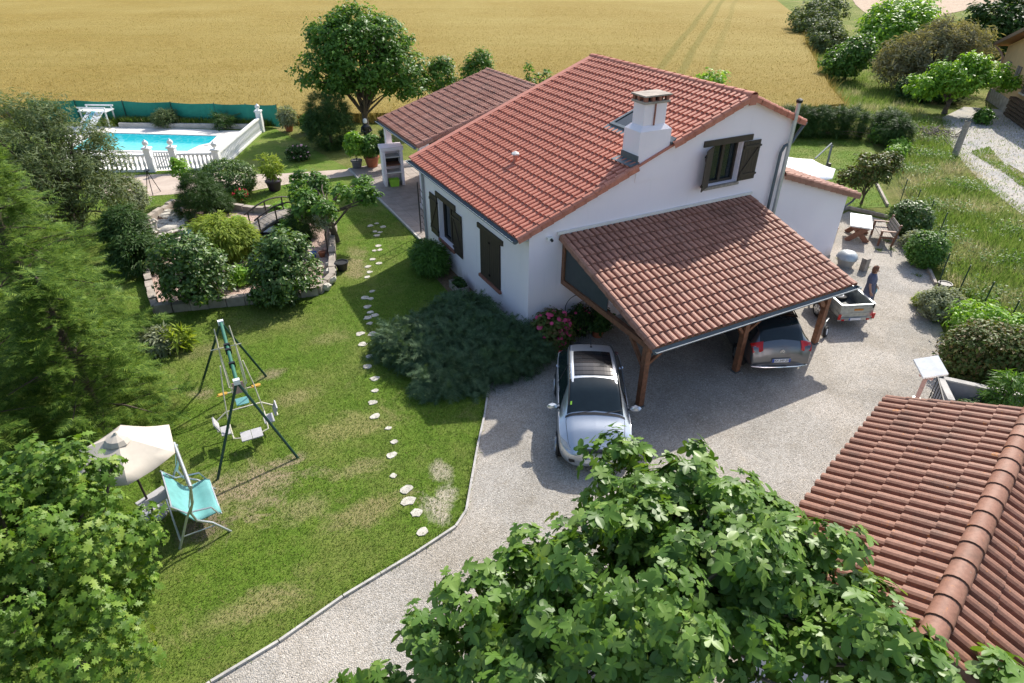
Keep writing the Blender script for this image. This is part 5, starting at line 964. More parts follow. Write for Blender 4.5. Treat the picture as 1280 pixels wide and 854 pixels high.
for f in (0,1): part('arm_rest', MB().tube([(-9.2-.12*f,-3.32+1.19*f,.42), (-9.3-.12*f,-3.32+1.19*f,.66), (-9.75-.12*f,-3.32+1.19*f,.72), (-9.98-.12*f,-3.32+1.19*f,1.02)], .018, 6), 'steel_tube', gs_, True)
part('back_tube', MB().tube([(-9.96,-3.32,.98), (-10.08,-2.13,.98)], .02, 6), 'steel_tube', gs_, True); part('front_tube', MB().tube([(-9.16,-3.32,.4), (-9.28,-2.13,.4)], .02, 6), 'steel_tube', gs_, True)
# ------------------------------------------------------------------ parasols
def parasol(name, label, x, y, top, R_, drop, n, mat, rot=0, frill=True):
    o = thing(name, label, 'parasol', (x,y,.012), rot); V = [(0,0,top)]; F = []; k_ = 4
    for j in range(1, k_+1):
        for i in range(n*4):
            a = 2*math.pi*i/(n*4); f = j/k_; ph = (i % 4)/4; rr = R_*f*(math.cos(math.pi/n)/math.cos((ph-.5)*2*math.pi/n)); sag = .05*f*math.sin(math.pi*ph)
            V.append((rr*math.cos(a), rr*math.sin(a), top-drop*f**1.15-sag*f))
    m = n*4
    F += [(0,1+i,1+(i+1) % m) for i in range(m)]+[(1+j*m+i, 1+(j+1)*m+i, 1+(j+1)*m+(i+1) % m, 1+j*m+(i+1) % m) for j in range(k_-1) for i in range(m)]
    c_ = part('canopy', MB().add(V, F), mat, o, True); c_.data.set_sharp_from_angle(angle=R(7)); so_ = c_.modifiers.new('s', 'SOLIDIFY'); so_.thickness = .008
    for i in range(n): a = 2*math.pi*i/n; part('rib', MB().tube([(0,0,top-.06), (R_*math.cos(a)*.98,R_*math.sin(a)*.98,top-drop-.03)], .01, 5), 'plastic_black', o)
    return o
pa = parasol('garden_parasol', 'beige parasol with a vented top beside the teal swing seat', -10.5, -2.5, 2.4, 1.0, .42, 6, 'beige_fabric', R(33))
part('vent_flap', MB().lathe([(.26,2.32), (.2,2.4), (.05,2.47), (.02,2.52)], 12, jit=.06), 'beige_fabric', pa); part('pole', MB().tube([(.15,.2,0), (0,0,2.5)], .025, 8), 'dark_wood', pa, True); part('base', MB().lathe([(.28,0), (.28,.05), (.06,.09)], 16, (.15,.2,0)), 'render_grey', pa)
tb = thing('side_table', 'small grey folding table under the beige parasol', 'table', (-10.35,-2.35,.012), .5); part('table_top', MB().box((-.3,-.2,.5), (.3,.2,.53)), 'seat_grey', tb)
for x in (-.26,.26):
    for y in (-.16,.16): part('leg', MB().tube([(x,y,0), (-x*.6,y,.5)], .014, 6), 'steel_tube', tb)
cp_ = parasol('cantilever_parasol', 'large white cantilever parasol behind the annex roof', 15.6, 4.4, 2.45, 2.0, .3, 8, 'white_fabric', .2)
part('arm', MB().tube([(1.0,-.6,2.5), (2.4,-.5,2.9), (2.55,-.5,2.75)], .035, 8), 'zinc', cp_, True); part('mast', MB().tube([(2.6,-.5,0), (2.5,-.5,2.8)], .05, 8), 'zinc', cp_, True); part('crank', MB().cbox((2.5,-.6,1.9), (.12,.16,.24)), 'plastic_black', cp_); part('base', MB().box((2.0,-1.0,0), (3.0,0,.1)), 'concrete', cp_)
# ------------------------------------------------------------------ sitting corner on the right
pt = thing('picnic_table', 'wooden table with white top and crossed legs beside the annex', 'table', (16.42,.9,.02), math.atan2(.92,1.2))
part('table_top', MB().box((-.78,-.41,.7), (.78,.41,.755)), 'white_paint', pt)
for x in (-.5,.5):
    for s_ in (1,-1): part('leg', MB().beam((x+s_*.04,-s_*.4,.0), (x+s_*.04,s_*.3,.7), .2, .075, (1,0,0)), 'bench_wood', pt)
part('stretcher', MB().box((-.5,-.04,.32), (.5,.04,.42)), 'bench_wood', pt)
def bench(label, x, y, rz, L_=1.3):
    o = thing('bench', label, 'bench', (x,y,.02), rz, 'garden benches round the table')
    for i in range(5): part('seat_slat', MB().box((-L_/2,-.24+i*.095,.42), (L_/2,-.155+i*.095,.45)), 'grey_wood', o)
    for i in range(4): part('back_slat', MB().cbox((0,.27+i*.035,.52+i*.11), (L_,.025,.085), Matrix.Rotation(R(-15),3,'X')), 'grey_wood', o)
    for s_ in (-1,1):
        xx = s_*(L_/2-.06); part('front_leg', MB().box((xx-.035,-.25,0), (xx+.035,-.18,.62)), 'bench_wood', o); part('rear_leg', MB().beam((xx,.28,0), (xx,.4,.95), .07, .07, (1,0,0)), 'bench_wood', o); part('arm_rest', MB().box((xx-.05,-.28,.62), (xx+.05,.3,.66)), 'bench_wood', o); part('side_rail', MB().box((xx-.03,-.18,.34), (xx+.03,.28,.41)), 'bench_wood', o)
bench('slatted garden bench with back right of the white topped table', 17.0, .2, math.atan2(1.14,1.01)+math.pi); bench('slatted garden bench half hidden behind the annex wall corner', 15.3, 1.55, math.atan2(1.14,1.01), 1.3)
wc = thing('covered_washtub', 'round white tub under clear film beside the annex corner', 'tub', (13.6,-.75,.02)); part('tub', MB().lathe([(.25,0), (.34,.3), (.37,.34), (.37,.37), (.33,.36)], 18), 'concrete', wc, True); part('film_dome', MB().lathe([(.38,.34), (.36,.46), (.25,.57), (.1,.62), (.01,.63)], 16, jit=.08), 'zinc_pale', wc, True); part('side_box', MB().box((.15,-.7,0), (.4,-.5,.5)), 'grey_wood', wc)
bkr = Vector((0,0,0)); rb = tag(bpy.data.objects.new('border_kerb', None), 'low stone kerb round the sitting corner and back lawn', 'kerb', kind='structure'); C.objects.link(rb)
for a, b in (((15.2,3.3),(19.1,3.35)), ((19.1,3.35),(19.7,1.7)), ((21.0,2.7),(24.3,5.9)), ((24.3,5.9),(26.2,7.8)), ((18.3,.7),(16.2,-2.4)), ((16.2,-2.4),(15.1,-3.4))):
    d = Vector((b[0]-a[0], b[1]-a[1], 0)); n = max(1, round(d.length/.7))
    for i in range(n): link('kerb_stone', MB().beam(Vector((*a,.06))+d*(i/n), Vector((*a,.06))+d*((i+.97)/n), .1, .16), 'old_stone', rb)
# fence along the verge
PF = [(26.5,6.9), (24.3,4.9), (22.11,2.81), (21.2,1.6), (20.38,.39), (19.43,-.72), (17.4,-2.0), (15.5,-3.3), (15.2,-4.17), (14.61,-5.29), (13.97,-6.42), (12.6,-7.6), (11.2,-8.9)]
fn = thing('wire_fence', 'dark green wire fence with thin posts along the grassy bank', 'fence', (18,-2,0)); fn.location = (0,0,0)
for x, y in PF: part('post', MB().tube([(x,y,0), (x+random.uniform(-.05,.05),y+random.uniform(-.05,.05),1.15)], .022, 6), 'dark_green_paint', fn, True)
for (xa, ya), (xb, yb) in zip(PF[:-1], PF[1:]):
    m = MB()
    for z_ in (.15,.4,.65,.9,1.08): m.tube([(xa,ya,z_), (xb,yb,z_)], .0035, 3, False)
    n = int(math.hypot(xb-xa,yb-ya)/.25)
    for i in range(n): f = i/n; m.tube([(xa+(xb-xa)*f,ya+(yb-ya)*f,.05), (xa+(xb-xa)*f,ya+(yb-ya)*f,1.1)], .003, 3, False)
    part('wire_mesh', m, 'dark_green_paint', fn)
wp = thing('wooden_post', 'leaning weathered wooden post at the entrance of the track', 'post', (32.26,6.37,0)); part('shaft', MB().tube([(0,0,0), (.15,.05,1.0), (.28,.1,1.9)], [.19,.17,.16], 9), 'grey_wood', wp, True); part('cap', MB().tube([(.28,.1,1.9), (.29,.1,1.93)], [.17,.15], 9), 'old_stone', wp)
bh = thing('birdhouse', 'white square roofed bird box on a pinkish post by the garage', 'bird box', (5.75,-8.35,0), R(-67))
part('post', MB().box((-.045,-.045,0), (.045,.045,2.2)), 'pinkish_post', bh); part('box', MB().box((-.14,-.14,2.2), (.14,.14,2.4)), 'pinkish_post', bh); part('roof_slab', MB().cbox((0,0,2.44), (.52,.52,.06), Matrix.Rotation(R(24),3,'X') @ Matrix.Rotation(R(38),3,'Z')), 'white_paint', bh); part('perch', MB().tube([(0,-.19,2.28), (0,-.3,2.28)], .015, 5), 'dark_wood', bh); part('bracket', MB().box((-.09,-.09,1.5), (.09,.09,1.54)), 'zinc_pale', bh)
rl = thing('black_railing', 'short black metal railing beside the bird box post', 'railing', (7.3,-8.2,0), math.atan2(.9,1.1))
for z_ in (.5,1.0): part('rail', MB().tube([(-1.2,0,z_), (.8,0,z_)], .025, 6), 'black_iron', rl, True)
for i in range(11): part('bar', MB().tube([(-1.2+.2*i,0,0), (-1.2+.2*i,0,1.02)], .012, 5), 'black_iron', rl)
pw = thing('planter_wall', 'grey rendered low wall of the raised flower bed by the garage', 'wall', (9.2,-7.6,0)); pw.location = (0,0,0)
part('wall_panel', MB().beam((8.7,-7.55,.3), (9.75,-8.95,.3), .12, .6), 'render_grey', pw); part('coping', MB().beam((8.68,-7.52,.62), (9.78,-8.98,.62), .17, .05), 'concrete', pw); part('end_wall', MB().beam((8.62,-7.52,.3), (7.9,-8.2,.3), .12, .6), 'render_grey', pw); part('end_coping', MB().beam((8.58,-7.5,.62), (7.9,-8.2,.62), .17, .05), 'concrete', pw)
cg = thing('iron_arch', 'black wire garden arch against the gable wall under the carport', 'arch', (1.55,-.45,.02), 0)
for y in (-.2,.2):
    part('hoop', MB().tube([(-.38,y,0), (-.38,y,1.1)]+[(-.38*math.cos(a),y,1.1+.35*math.sin(a)) for a in np.linspace(.2,2.94,8)]+[(.38,y,1.1), (.38,y,0)], .012, 6), 'black_iron', cg, True)
for k in range(9): f = k/8; part('wire', MB().tube([(-.38+.76*f,-.2,.02), (-.38+.76*f,-.2,1.1+.35*math.sin(math.acos(1-2*f)))], .005, 4), 'black_iron', cg)
pot('plant_pot', 'terracotta pot under the carport beside the iron arch', 2.2, -.6, .22, .34, 'terracotta'); pot('plant_pot', 'small grey pot at the foot of the iron arch', 1.2, -1.0, .12, .2, 'grey_pot')
# ------------------------------------------------------------------ neighbouring house
nb = thing('neighbour_house', 'ochre rendered house with brown shutters at the right edge', 'house', (46.5,11.2,0), math.atan2(-4.6,-4.9))
# local x runs along the gable wall towards the camera, local y away from the track
part('wall', MB().extr([(-5,0,.9), (5.5,0,.9), (5.5,0,4.0), (.25,0,5.6), (-5,0,4.0)], (0,11,0)), 'ochre_wall', nb); part('stone_base', MB().box((-5.05,-.06,0), (5.55,11.05,.9)), 'old_stone', nb)
for sg in (-1,1):
    e_ = .25+sg*6.0; nr = part('roof', MB().extr([(e_,-.8,3.86), (.25,-.8,5.7), (.25,-.8,5.86), (e_,-.8,4.02)], (0,12.6,0)), 'tile_weathered', nb); part('barge_board', MB().extr([(e_,-.83,3.8), (.25,-.83,5.62), (.25,-.83,5.9), (e_,-.83,4.06)], (0,.025,0)), 'shutter_brown', nr)
for x in (-3.3,-.9,1.5,3.9):
    w_ = part('window', MB().box((x-.45,-.05,1.7), (x+.45,-.003,3.1)), 'shutter_grey', nb); part('sill', MB().box((x-.52,-.14,1.6), (x+.52,-.004,1.69)), 'coping', w_); part('frame', MB().box((x-.02,-.07,1.7), (x+.02,-.051,3.1)), 'shutter_brown', w_)
part('downpipe', MB().tube([(-5.6,-.6,3.8), (-5.2,-.2,3.4), (-5.05,-.08,3.1), (-5.05,-.08,0)], .07, 8), 'pinkish_post', nb, True)
wpile = thing('wood_pile', 'stack of dark firewood along the wall of the ochre house', 'firewood', (44.6,8.9,0), math.atan2(-4.6,-4.9)); k = 0
for j in range(5):
    for i in range(16): part('log', MB().tube([(-2.4+.3*i+.12*(j % 2),-.75,.15+.26*j), (-2.4+.3*i+.12*(j % 2),-.2,.15+.26*j)], random.uniform(.11,.14), 7), 'stack_wood', wpile); k += 1
# ------------------------------------------------------------------ foliage
leafmat('leaf_fig', [(.07,.155,.022), (.11,.22,.032), (.165,.29,.05), (.25,.37,.085)], .42, .32, .4)
leafmat('leaf_oak', [(.07,.15,.018), (.115,.22,.026), (.17,.29,.04), (.29,.39,.075)], .48, .36, .3)
leafmat('leaf_spruce', [(.06,.125,.02), (.1,.185,.028), (.17,.27,.04), (.27,.36,.065)], .6, .32, .2)
leafmat('leaf_olive', [(0.091, 0.137, 0.05), (0.137, 0.182, 0.077), (0.2, 0.246, 0.119)], 0.6, 0.34, 0.25)
leafmat('leaf_dark', [(.03,.075,.015), (.048,.105,.02), (.08,.15,.032)], .55, .28, .25)
leafmat('leaf_green', [(0.073, 0.164, 0.029), (0.119, 0.246, 0.043), (0.182, 0.336, 0.064)], 0.45, 0.42000000000000004, 0.32)
leafmat('leaf_bright', [(0.164, 0.328, 0.041), (0.237, 0.437, 0.055), (0.346, 0.546, 0.081)], 0.45, 0.46, 0.32)
leafmat('leaf_laurel', [(.05,.11,.02), (.08,.16,.03), (.13,.23,.05), (.22,.3,.1)], .4, .3, .45)
leafmat('leaf_juniper', [(.075,.13,.07), (.1,.165,.085), (.14,.21,.105)], .7, .22, .2)
leafmat('leaf_yellow', [(0.218, 0.309, 0.046), (0.291, 0.382, 0.064), (0.382, 0.455, 0.091)], 0.6, 0.44, 0.2)
leafmat('leaf_silver', [(0.218, 0.25, 0.156), (0.312, 0.343, 0.234), (0.421, 0.452, 0.312)], 0.7, 0.34, 0.2)
leafmat('leaf_tamarisk', [(0.211, 0.204, 0.114), (0.309, 0.284, 0.179), (0.423, 0.374, 0.244)], 0.8, 0.34, 0.1)
leafmat('leaf_red', [(.09,.14,.028), (.12,.17,.035), (.19,.12,.045), (.1,.16,.03), (.15,.19,.05)], .5, .3, .3)
# big fig tree in the foreground
plant('fig_tree', 'large fig tree with lobed glossy leaves in the foreground', 'tree', (-3.3,-9.9,0),
      [(.95,1.25,2.7,1.35,1.15,1.1), (-.8,.6,2.25,1.3,1.05,.95), (-2.0,.7,2.05,1.5,1.2,.95), (-3.6,.75,1.85,1.0,.8,.65), (-4.4,.9,1.6,.5,.45,.35), (.9,-.4,2.75,1.3,1.3,1.0), (-.3,-.6,3.1,2.2,1.5,1.2), (1.4,-1.1,2.85,1.25,1.2,.9), (1.0,-2.6,2.9,1.3,1.1,.95), (1.9,-3.6,2.8,1.0,.8,.85), (-1.8,-.7,2.4,1.5,1.2,1.1), (1.0,.5,2.6,1.3,1.2,1.1), (2.6,-2.6,1.7,1.0,.9,.8)],
      'leaf_fig', FIG, .195, 460, 28, .32, (.2,1.3), 46, 'bark_grey', up=.55, shell=.35, out=.9, stem_top=(-.2,0,1.4), szvar=.5)
# oak at the bottom left
plant('oak_tree', 'young oak tree with pointed lobed leaves at the bottom left corner', 'tree', (-11.7,-5.5,0),
      [(.25,.2,2.55,1.5,1.55,1.5), (.75,.95,3.35,.85,.75,.75), (.7,-.8,2.0,1.15,1.2,1.1), (-.6,-.5,2.8,1.5,1.5,1.4), (-1.0,1.2,2.6,1.4,1.2,1.3), (.1,1.6,2.5,.9,.8,1.0)],
      'leaf_oak', OAK, .135, 380, 46, .25, (.15,1.6), 40, up=.5, shell=.35, out=.9, szvar=.5)
# feathery conifers on the left
for lab, b, h, r_, nb_ in (('tall light green feathery conifer at the left edge', (-12.7,5.8,0), 6.9, 2.7, 190), ('shorter light green feathery conifer in front beside the lawn', (-11.5,1.5,0), 4.3, 2.05, 130), ('feathery conifer at the left edge above the oak', (-14.3,.6,0), 5.2, 2.3, 130)):
    conifer('conifer_tree', lab, b, h, r_, nb_, 'leaf_spruce', .34, 34, 'feathery conifers on the left')
plant('tamarisk_tree', 'large grey green fine leaved tree hiding the left end of the pool', 'tree', (-12.4,16,0), [(0,0,3.1,2.2,2.4,2.1), (-1.2,1.0,4.0,2.4,2.4,1.7), (1.0,-1.0,1.9,1.5,1.7,1.6), (-1.8,-2.0,2.9,2.2,2.2,2.0), (.4,.8,3.6,1.9,2.0,1.7), (1.5,.5,2.6,1.1,1.2,1.0)], 'leaf_olive', NARROW, .2, 620, 46, .42, (.2,1.8), 60, up=.5, shell=.45, out=.9)
plant('tamarisk_tree', 'grey green tree at the far left edge by the wheat', 'tree', (-17,20,0), [(0,0,3.2,2.8,2.8,2.4), (1.6,1,3.6,2,2,1.7)], 'leaf_olive', NARROW, .22, 300, 40, .5, (.2,1.8), 30, up=.5, shell=.5)
# big tree and trees along the wheat
plant('walnut_tree', 'tall round leafy tree standing before the wheat', 'tree', (3.25,27.2,0), [(0,0,4.7,3.1,3.0,2.3), (-1.9,.6,4.0,2.1,2.0,1.6), (1.9,-.6,3.9,2.1,2.0,1.6), (0,-.3,6.2,1.9,1.9,1.2), (-1.0,.4,5.6,2,2,1.4), (1.5,0,5.4,2,2,1.4), (2.6,-1.2,2.9,1.3,1.3,.9)], 'leaf_green', SIMPLE, .26, 560, 34, .55, (.22,2.6), 60, up=.8, shell=.5)
plant('thuja_bush', 'dense dark evergreen bush left of the tall tree', 'bush', (.3,24.6,0), [(0,0,1.2,1.35,1.35,1.2), (0,.2,2.0,1.15,1.15,1.1)], 'leaf_dark', SPRAY2, .26, 330, 24, .3, (.12,1.5), 10, up=.5, shell=.75, along=True)
plant('wheatside_tree', 'light green small tree beyond the old wing roof, left one', 'tree', (8.2,26.6,0), [(0,0,2.9,1.2,1.2,1.1), (.2,0,3.7,.7,.7,.6)], 'leaf_green', SIMPLE, .2, 110, 30, .35, (.1,2), 14, up=.7)
plant('wheatside_tree', 'light green small tree beyond the old wing roof, right one', 'tree', (10.4,25.5,0), [(0,0,3.1,1.2,1.2,1.2), (.3,0,4.1,.7,.7,.6)], 'leaf_green', SIMPLE, .2, 110, 30, .35, (.1,2), 14, up=.7)
plant('sapling', 'leafy sapling tip showing behind the main roof ridge', 'tree', (18.1,12.4,0), [(0,0,3.9,.9,.9,.9), (.4,0,4.4,.5,.5,.4), (-.5,.2,4.4,.4,.4,.4)], 'leaf_bright', SIMPLE, .2, 60, 18, .28, (.08,3.4), 16, up=.7)
plant('sapling', 'thin sapling tips showing beyond the link roof', 'tree', (12.6,21.2,0), [(0,0,3.3,.9,.9,.7), (-.5,.3,4.1,.25,.25,.5)], 'leaf_green', SIMPLE, .2, 40, 16, .25, (.06,3.4), 12, up=.7)
# pond garden
plant('laurel_bush', 'glossy laurel bush at the left front of the pond wall', 'bush', (-8.7,7.6,0), [(0,0,1.35,1.15,1.1,1.1), (.2,-.2,.8,1.2,1.1,.8), (-.2,.1,2.0,.8,.8,.6)], 'leaf_laurel', SIMPLE, .16, 210, 30, .27, (.08,.9), 26, up=.6, shell=.35)
plant('laurel_bush', 'glossy laurel bush at the right front of the pond wall', 'bush', (-5.85,6.5,0), [(0,0,1.2,1.2,1.15,1.05), (-.2,-.3,.7,1.25,1.1,.75), (.1,.1,1.85,.85,.8,.6)], 'leaf_laurel', SIMPLE, .16, 215, 30, .27, (.08,.9), 26, up=.6, shell=.35)
plant('cone_bush', 'clipped dark evergreen cone behind the pond', 'bush', (-7.6,16,0), [(0,0,.55,1.15,1.1,.65), (0,0,1.1,.85,.85,.6), (-.05,0,1.6,.45,.45,.45)], 'leaf_dark', SPRAY2, .16, 420, 24, .2, (.1,1), 8, up=.4, shell=.85, along=True)
plant('ball_bush', 'large clipped round bush in front of the pool fence', 'bush', (-6.2,18.8,0), [(0,0,.72,1.3,1.25,.85)], 'leaf_laurel', SIMPLE, .1, 420, 34, .2, (.08,.5), 8, up=.5, shell=.86)
plant('feathery_shrub', 'yellow green feathery shrub beside the pond', 'bush', (-7.4,11.1,0), [(0,0,.85,1.1,1.1,.85), (.3,-.1,.6,1.1,1.0,.6)], 'leaf_yellow', NARROW, .24, 260, 40, .22, (.06,.6), 10, up=1.2, shell=.6, along=True)
plant('rosemary_bush', 'tall rounded blue green bush left of the rockery', 'bush', (-10.5,11.9,0), [(0,0,.85,.85,1.0,.85), (.0,.5,1.3,.75,.8,.8), (.15,-.9,.7,.8,.8,.7)], 'leaf_dark', NARROW, .2, 330, 40, .22, (.08,.9), 8, up=.9, shell=.7, along=True)
plant('silver_hedge', 'grey leaved shrub behind the rosemary bush near the path', 'bush', (-10.5,17.4,0), [(0,0,.9,.8,.9,.9)], 'leaf_silver', SIMPLE, .11, 200, 30, .22, (.06,.6), 8, up=.5, shell=.7)
plant('trained_mulberry', 'low spreading garden tree with a leaning trunk beside the pond', 'tree', (-3.17,10.56,0), [(-.5,2.3,2.0,.5,.5,.4), (0,1.4,2.05,.5,.5,.4), (-.95,-.3,1.95,.6,.6,.5), (-.5,-1.1,1.85,.5,.5,.45), (.7,.1,2.0,.5,.45,.32), (1.6,.8,2.0,.42,.42,.3), (1.35,-.7,1.95,.45,.45,.3), (-.9,.8,2.05,.5,.5,.4)], 'leaf_green', SIMPLE, .19, 120, 30, .22, (.15,1.85), 30, 'bark', up=.8, shell=.3, stem_top=(-.25,-.5,1.7))
plant('yew_bush', 'small dark bush under the spreading tree by the bridge', 'bush', (-4.1,11.6,.05), [(0,0,.7,.6,.6,.7)], 'leaf_dark', SPRAY2, .2, 110, 22, .22, (.05,.5), 6, up=.5, shell=.7, along=True)
plant('lilac_sapling', 'slim grey leaved sapling right of the pond', 'tree', (-3.75,9.4,.05), [(0,0,1.5,.28,.28,.5)], 'leaf_silver', SIMPLE, .1, 30, 22, .16, (.04,1.3), 8, up=.5)
plant('lemon_tree', 'yellow green small tree beside the clipped cone', 'tree', (-8.15,18.7,0), [(0,0,1.5,.4,.4,.5)], 'leaf_bright', SIMPLE, .14, 40, 24, .2, (.04,1.2), 8, up=.7)
for i, (x, y) in enumerate([(-6.3,8.6), (-7.1,8.3), (-6.6,13.6), (-4.6,14.2), (-4.7,12.0)]): plant('pond_plant', ('broad green pond plant between the two laurels','broad green pond plant behind the left laurel','leafy plant at the left end of the bridge','leafy plant behind the bridge','leafy plant under the bridge rail')[i], 'plant', (x,y,.06), [(0,0,.3,.45,.45,.3)], 'leaf_bright', SIMPLE, .22, 26, 18, .2, (.02,.2), 4, up=1., group='leafy plants round the pond')
plant('cordyline', 'tuft of upright grassy leaves left of the swing set', 'plant', (-9.45,4.6,0), [(0,0,.35,.3,.3,.35)], 'leaf_yellow', NARROW, .32, 22, 14, .12, (.02,.2), 3, up=.2, along=True)
plant('lavender', 'grey lavender clump left of the swing set', 'plant', (-10.0,4.8,0), [(0,0,.35,.42,.42,.4)], 'leaf_silver', NARROW, .22, 90, 26, .16, (.02,.2), 3, up=.6, along=True)
plant('sago_palm', 'spiky sago palm behind the pool', 'plant', (-4.74,32.2,.1), [(0,0,.5,.55,.55,.35)], 'leaf_dark', SPRAY2, .65, 50, 4, .2, (.16,.5), 2, up=.8, along=True, shell=.2)
plant('poolside_shrub', 'low dry green shrub behind the pool wall', 'bush', (-8.1,34.3,.1), [(0,0,.5,.8,.7,.5)], 'leaf_olive', NARROW, .2, 110, 30, .25, (.05,.4), 6, up=.6, along=True)
gp = polyfill([(-12,36.8), (-10.2,35.4), (-2.6,31.1), (-1.8,31.0), (-9.8,36.0)], 5200); blades('pool_bank_grass', gp, .1, .4, .07, 'blade', .4, 'rough grass strip between pool wall and netting', 'grass')
plant('rose_bush', 'pink rose bush on the shaded lawn by the tall tree', 'bush', (-2.0,22.9,0), [(0,0,.4,.65,.55,.4)], 'leaf_dark', SIMPLE, .13, 90, 26, .2, (.04,.3), 6, up=.6)
def blossoms(parent_name, blobs, base, n, size, mat, label=None):
    p, d = blobpts(blobs, n, .92); p = p[p[:,2] > .1]; d = d[:len(p)]
    T = [(math.cos(a)*.5, math.sin(a)*.5, .12*(i % 2)) for i, a in enumerate(np.linspace(0,5.5,8))]+[(0,0,.3)]
    F = [(8,i,(i+1) % 8) for i in range(8)]
    me = scatter('flowers', T, F, p, frames(rng.normal(size=p.shape)*.3+np.array([-.3,-.5,1])), size*(.7+.6*rng.random(len(p))))
    o = link('flowers', me, mat, parent_name); o['kind'] = 'stuff'; return o
blossoms(bpy.data.objects['rose_bush'], [(0,0,.42,.66,.56,.42)], None, 26, .13, 'pale_pink_flower')
def potted(label, x, y, z, r, h, pmat, blobs, mat, tmpl, size, ncl, per, clr, cat='potted plant', **kw):
    o = plant('potted_plant', label, cat, (x,y,z), blobs, mat, tmpl, size, ncl, per, clr, (.03,h+.3), 6, parts=('stem','foliage'), group='potted plants of the garden', **kw)
    part('pot', MB().lathe([(r*.68,0), (r*.72,.02), (r*.95,h*.85), (r*1.06,h*.86), (r*1.06,h), (r*.9,h), (r*.85,h*.9), (.02,h*.9)], 18), pmat, o, True); return o
potted('feathery potted plant in a dark purple pot on the path', -4.2, 18.2, .02, .38, .5, 'purple_pot', [(0,0,1.25,.45,.45,.5), (.15,.1,.95,.5,.45,.25)], 'leaf_yellow', NARROW, .26, 44, 20, .2, up=.5, along=True)
potted('bright potted shrub in a grey pot at the terrace corner', .4, 19.65, .03, .3, .5, 'grey_pot', [(0,0,1.35,.45,.45,.6)], 'leaf_bright', SIMPLE, .2, 60, 22, .2, up=.7)
potted('green potted shrub in a terracotta pot at the terrace corner', 1.2, 19.5, .112, .4, .55, 'terracotta', [(0,0,1.15,.5,.5,.55)], 'leaf_green', SIMPLE, .2, 60, 24, .2, up=.7)
potted('dark potted laurel beside the porch column', 1.75, 18.6, .112, .3, .45, 'grey_pot', [(0,0,1.35,.4,.45,.75)], 'leaf_dark', SIMPLE, .18, 60, 24, .2, up=.6)
potted('pale leaved potted plant at the end of the pool fence', -1.2, 29.6, .02, .3, .42, 'terracotta', [(0,0,.95,.5,.5,.5)], 'leaf_silver', NARROW, .3, 50, 22, .2, up=.6, along=True)
plant('border_shrub', 'loose green shrub beside the last pool pillar', 'bush', (.0,28.7,0), [(0,0,.6,.7,.6,.6)], 'leaf_green', SIMPLE, .16, 90, 24, .25, (.04,.4), 6, up=.6)
plant('geranium', 'red geranium clump on the path edge beside the bridge', 'plant', (-5.9,17.2,.05), [(0,0,.3,.35,.25,.25)], 'leaf_green', SIMPLE, .1, 30, 20, .12, (.02,.2), 3, up=.7); blossoms(bpy.data.objects['geranium'], [(0,0,.34,.36,.26,.26)], None, 30, .1, 'red_flower')
for lab, x, y in (('low foliage in the planter under the open window', -.42, 4.2), ('low foliage in the planter under the closed shutters', -.45, 3.0)): plant('planter_foliage', lab, 'plant', (x,y,.25), [(0,0,.1,.2,.38,.1)], 'leaf_dark', SIMPLE, .1, 26, 20, .1, (.01,.1), 2, up=.8, zmin=-.02)
plant('wall_shrub', 'rounded dark green shrub against the left wall', 'bush', (-.75,6.15,0), [(0,0,.6,.6,.95,.55), (-.1,-.3,.8,.45,.6,.4)], 'leaf_green', NARROW, .16, 260, 32, .2, (.05,.4), 6, up=.6, shell=.7, along=True)
# juniper and hydrangea at the corner
plant('spreading_juniper', 'broad dark blue green juniper at the corner of the house', 'bush', (-1.9,.2,0),
      [(.6,-.2,.42,1.6,1.3,.55), (-.6,.7,.38,1.5,1.3,.5), (-1.3,1.1,.3,1.2,1.0,.38), (.4,1.4,.48,1.0,1.2,.55), (1.0,-.9,.36,1.1,.8,.42), (-.7,-.7,.3,1.3,.9,.38), (.2,.3,.6,1.2,1.1,.42), (-.2,-1.3,.28,.8,.6,.32)], 'leaf_juniper', SPRAY, .36, 620, 26, .3, (.1,.4), 20, up=.55, shell=.6, along=True, flat=.5, out=.9)
plant('hydrangea', 'hydrangea bush with deep pink flower heads by the gable wall', 'bush', (.55,-.55,0), [(0,0,.65,.6,.5,.6)], 'leaf_red', SIMPLE, .14, 150, 26, .2, (.04,.4), 8, up=.7, shell=.7); blossoms(bpy.data.objects['hydrangea'], [(0,0,.68,.62,.52,.62)], None, 60, .15, 'pink_flower')
plant('shade_plant', 'dark leafy climber on the iron arch', 'plant', (1.6,-.35,0), [(0,0,.6,.4,.2,.5)], 'leaf_dark', SIMPLE, .13, 70, 20, .18, (.02,.4), 5, up=.5); blossoms(bpy.data.objects['shade_plant'], [(0,-.1,.6,.4,.2,.5)], None, 12, .1, 'pink_flower')
plant('shade_plant', 'dark leafy plant in the terracotta pot under the carport', 'plant', (2.2,-.6,.3), [(0,0,.35,.35,.3,.35)], 'leaf_dark', SIMPLE, .16, 50, 20, .18, (.02,.3), 5, up=.6)
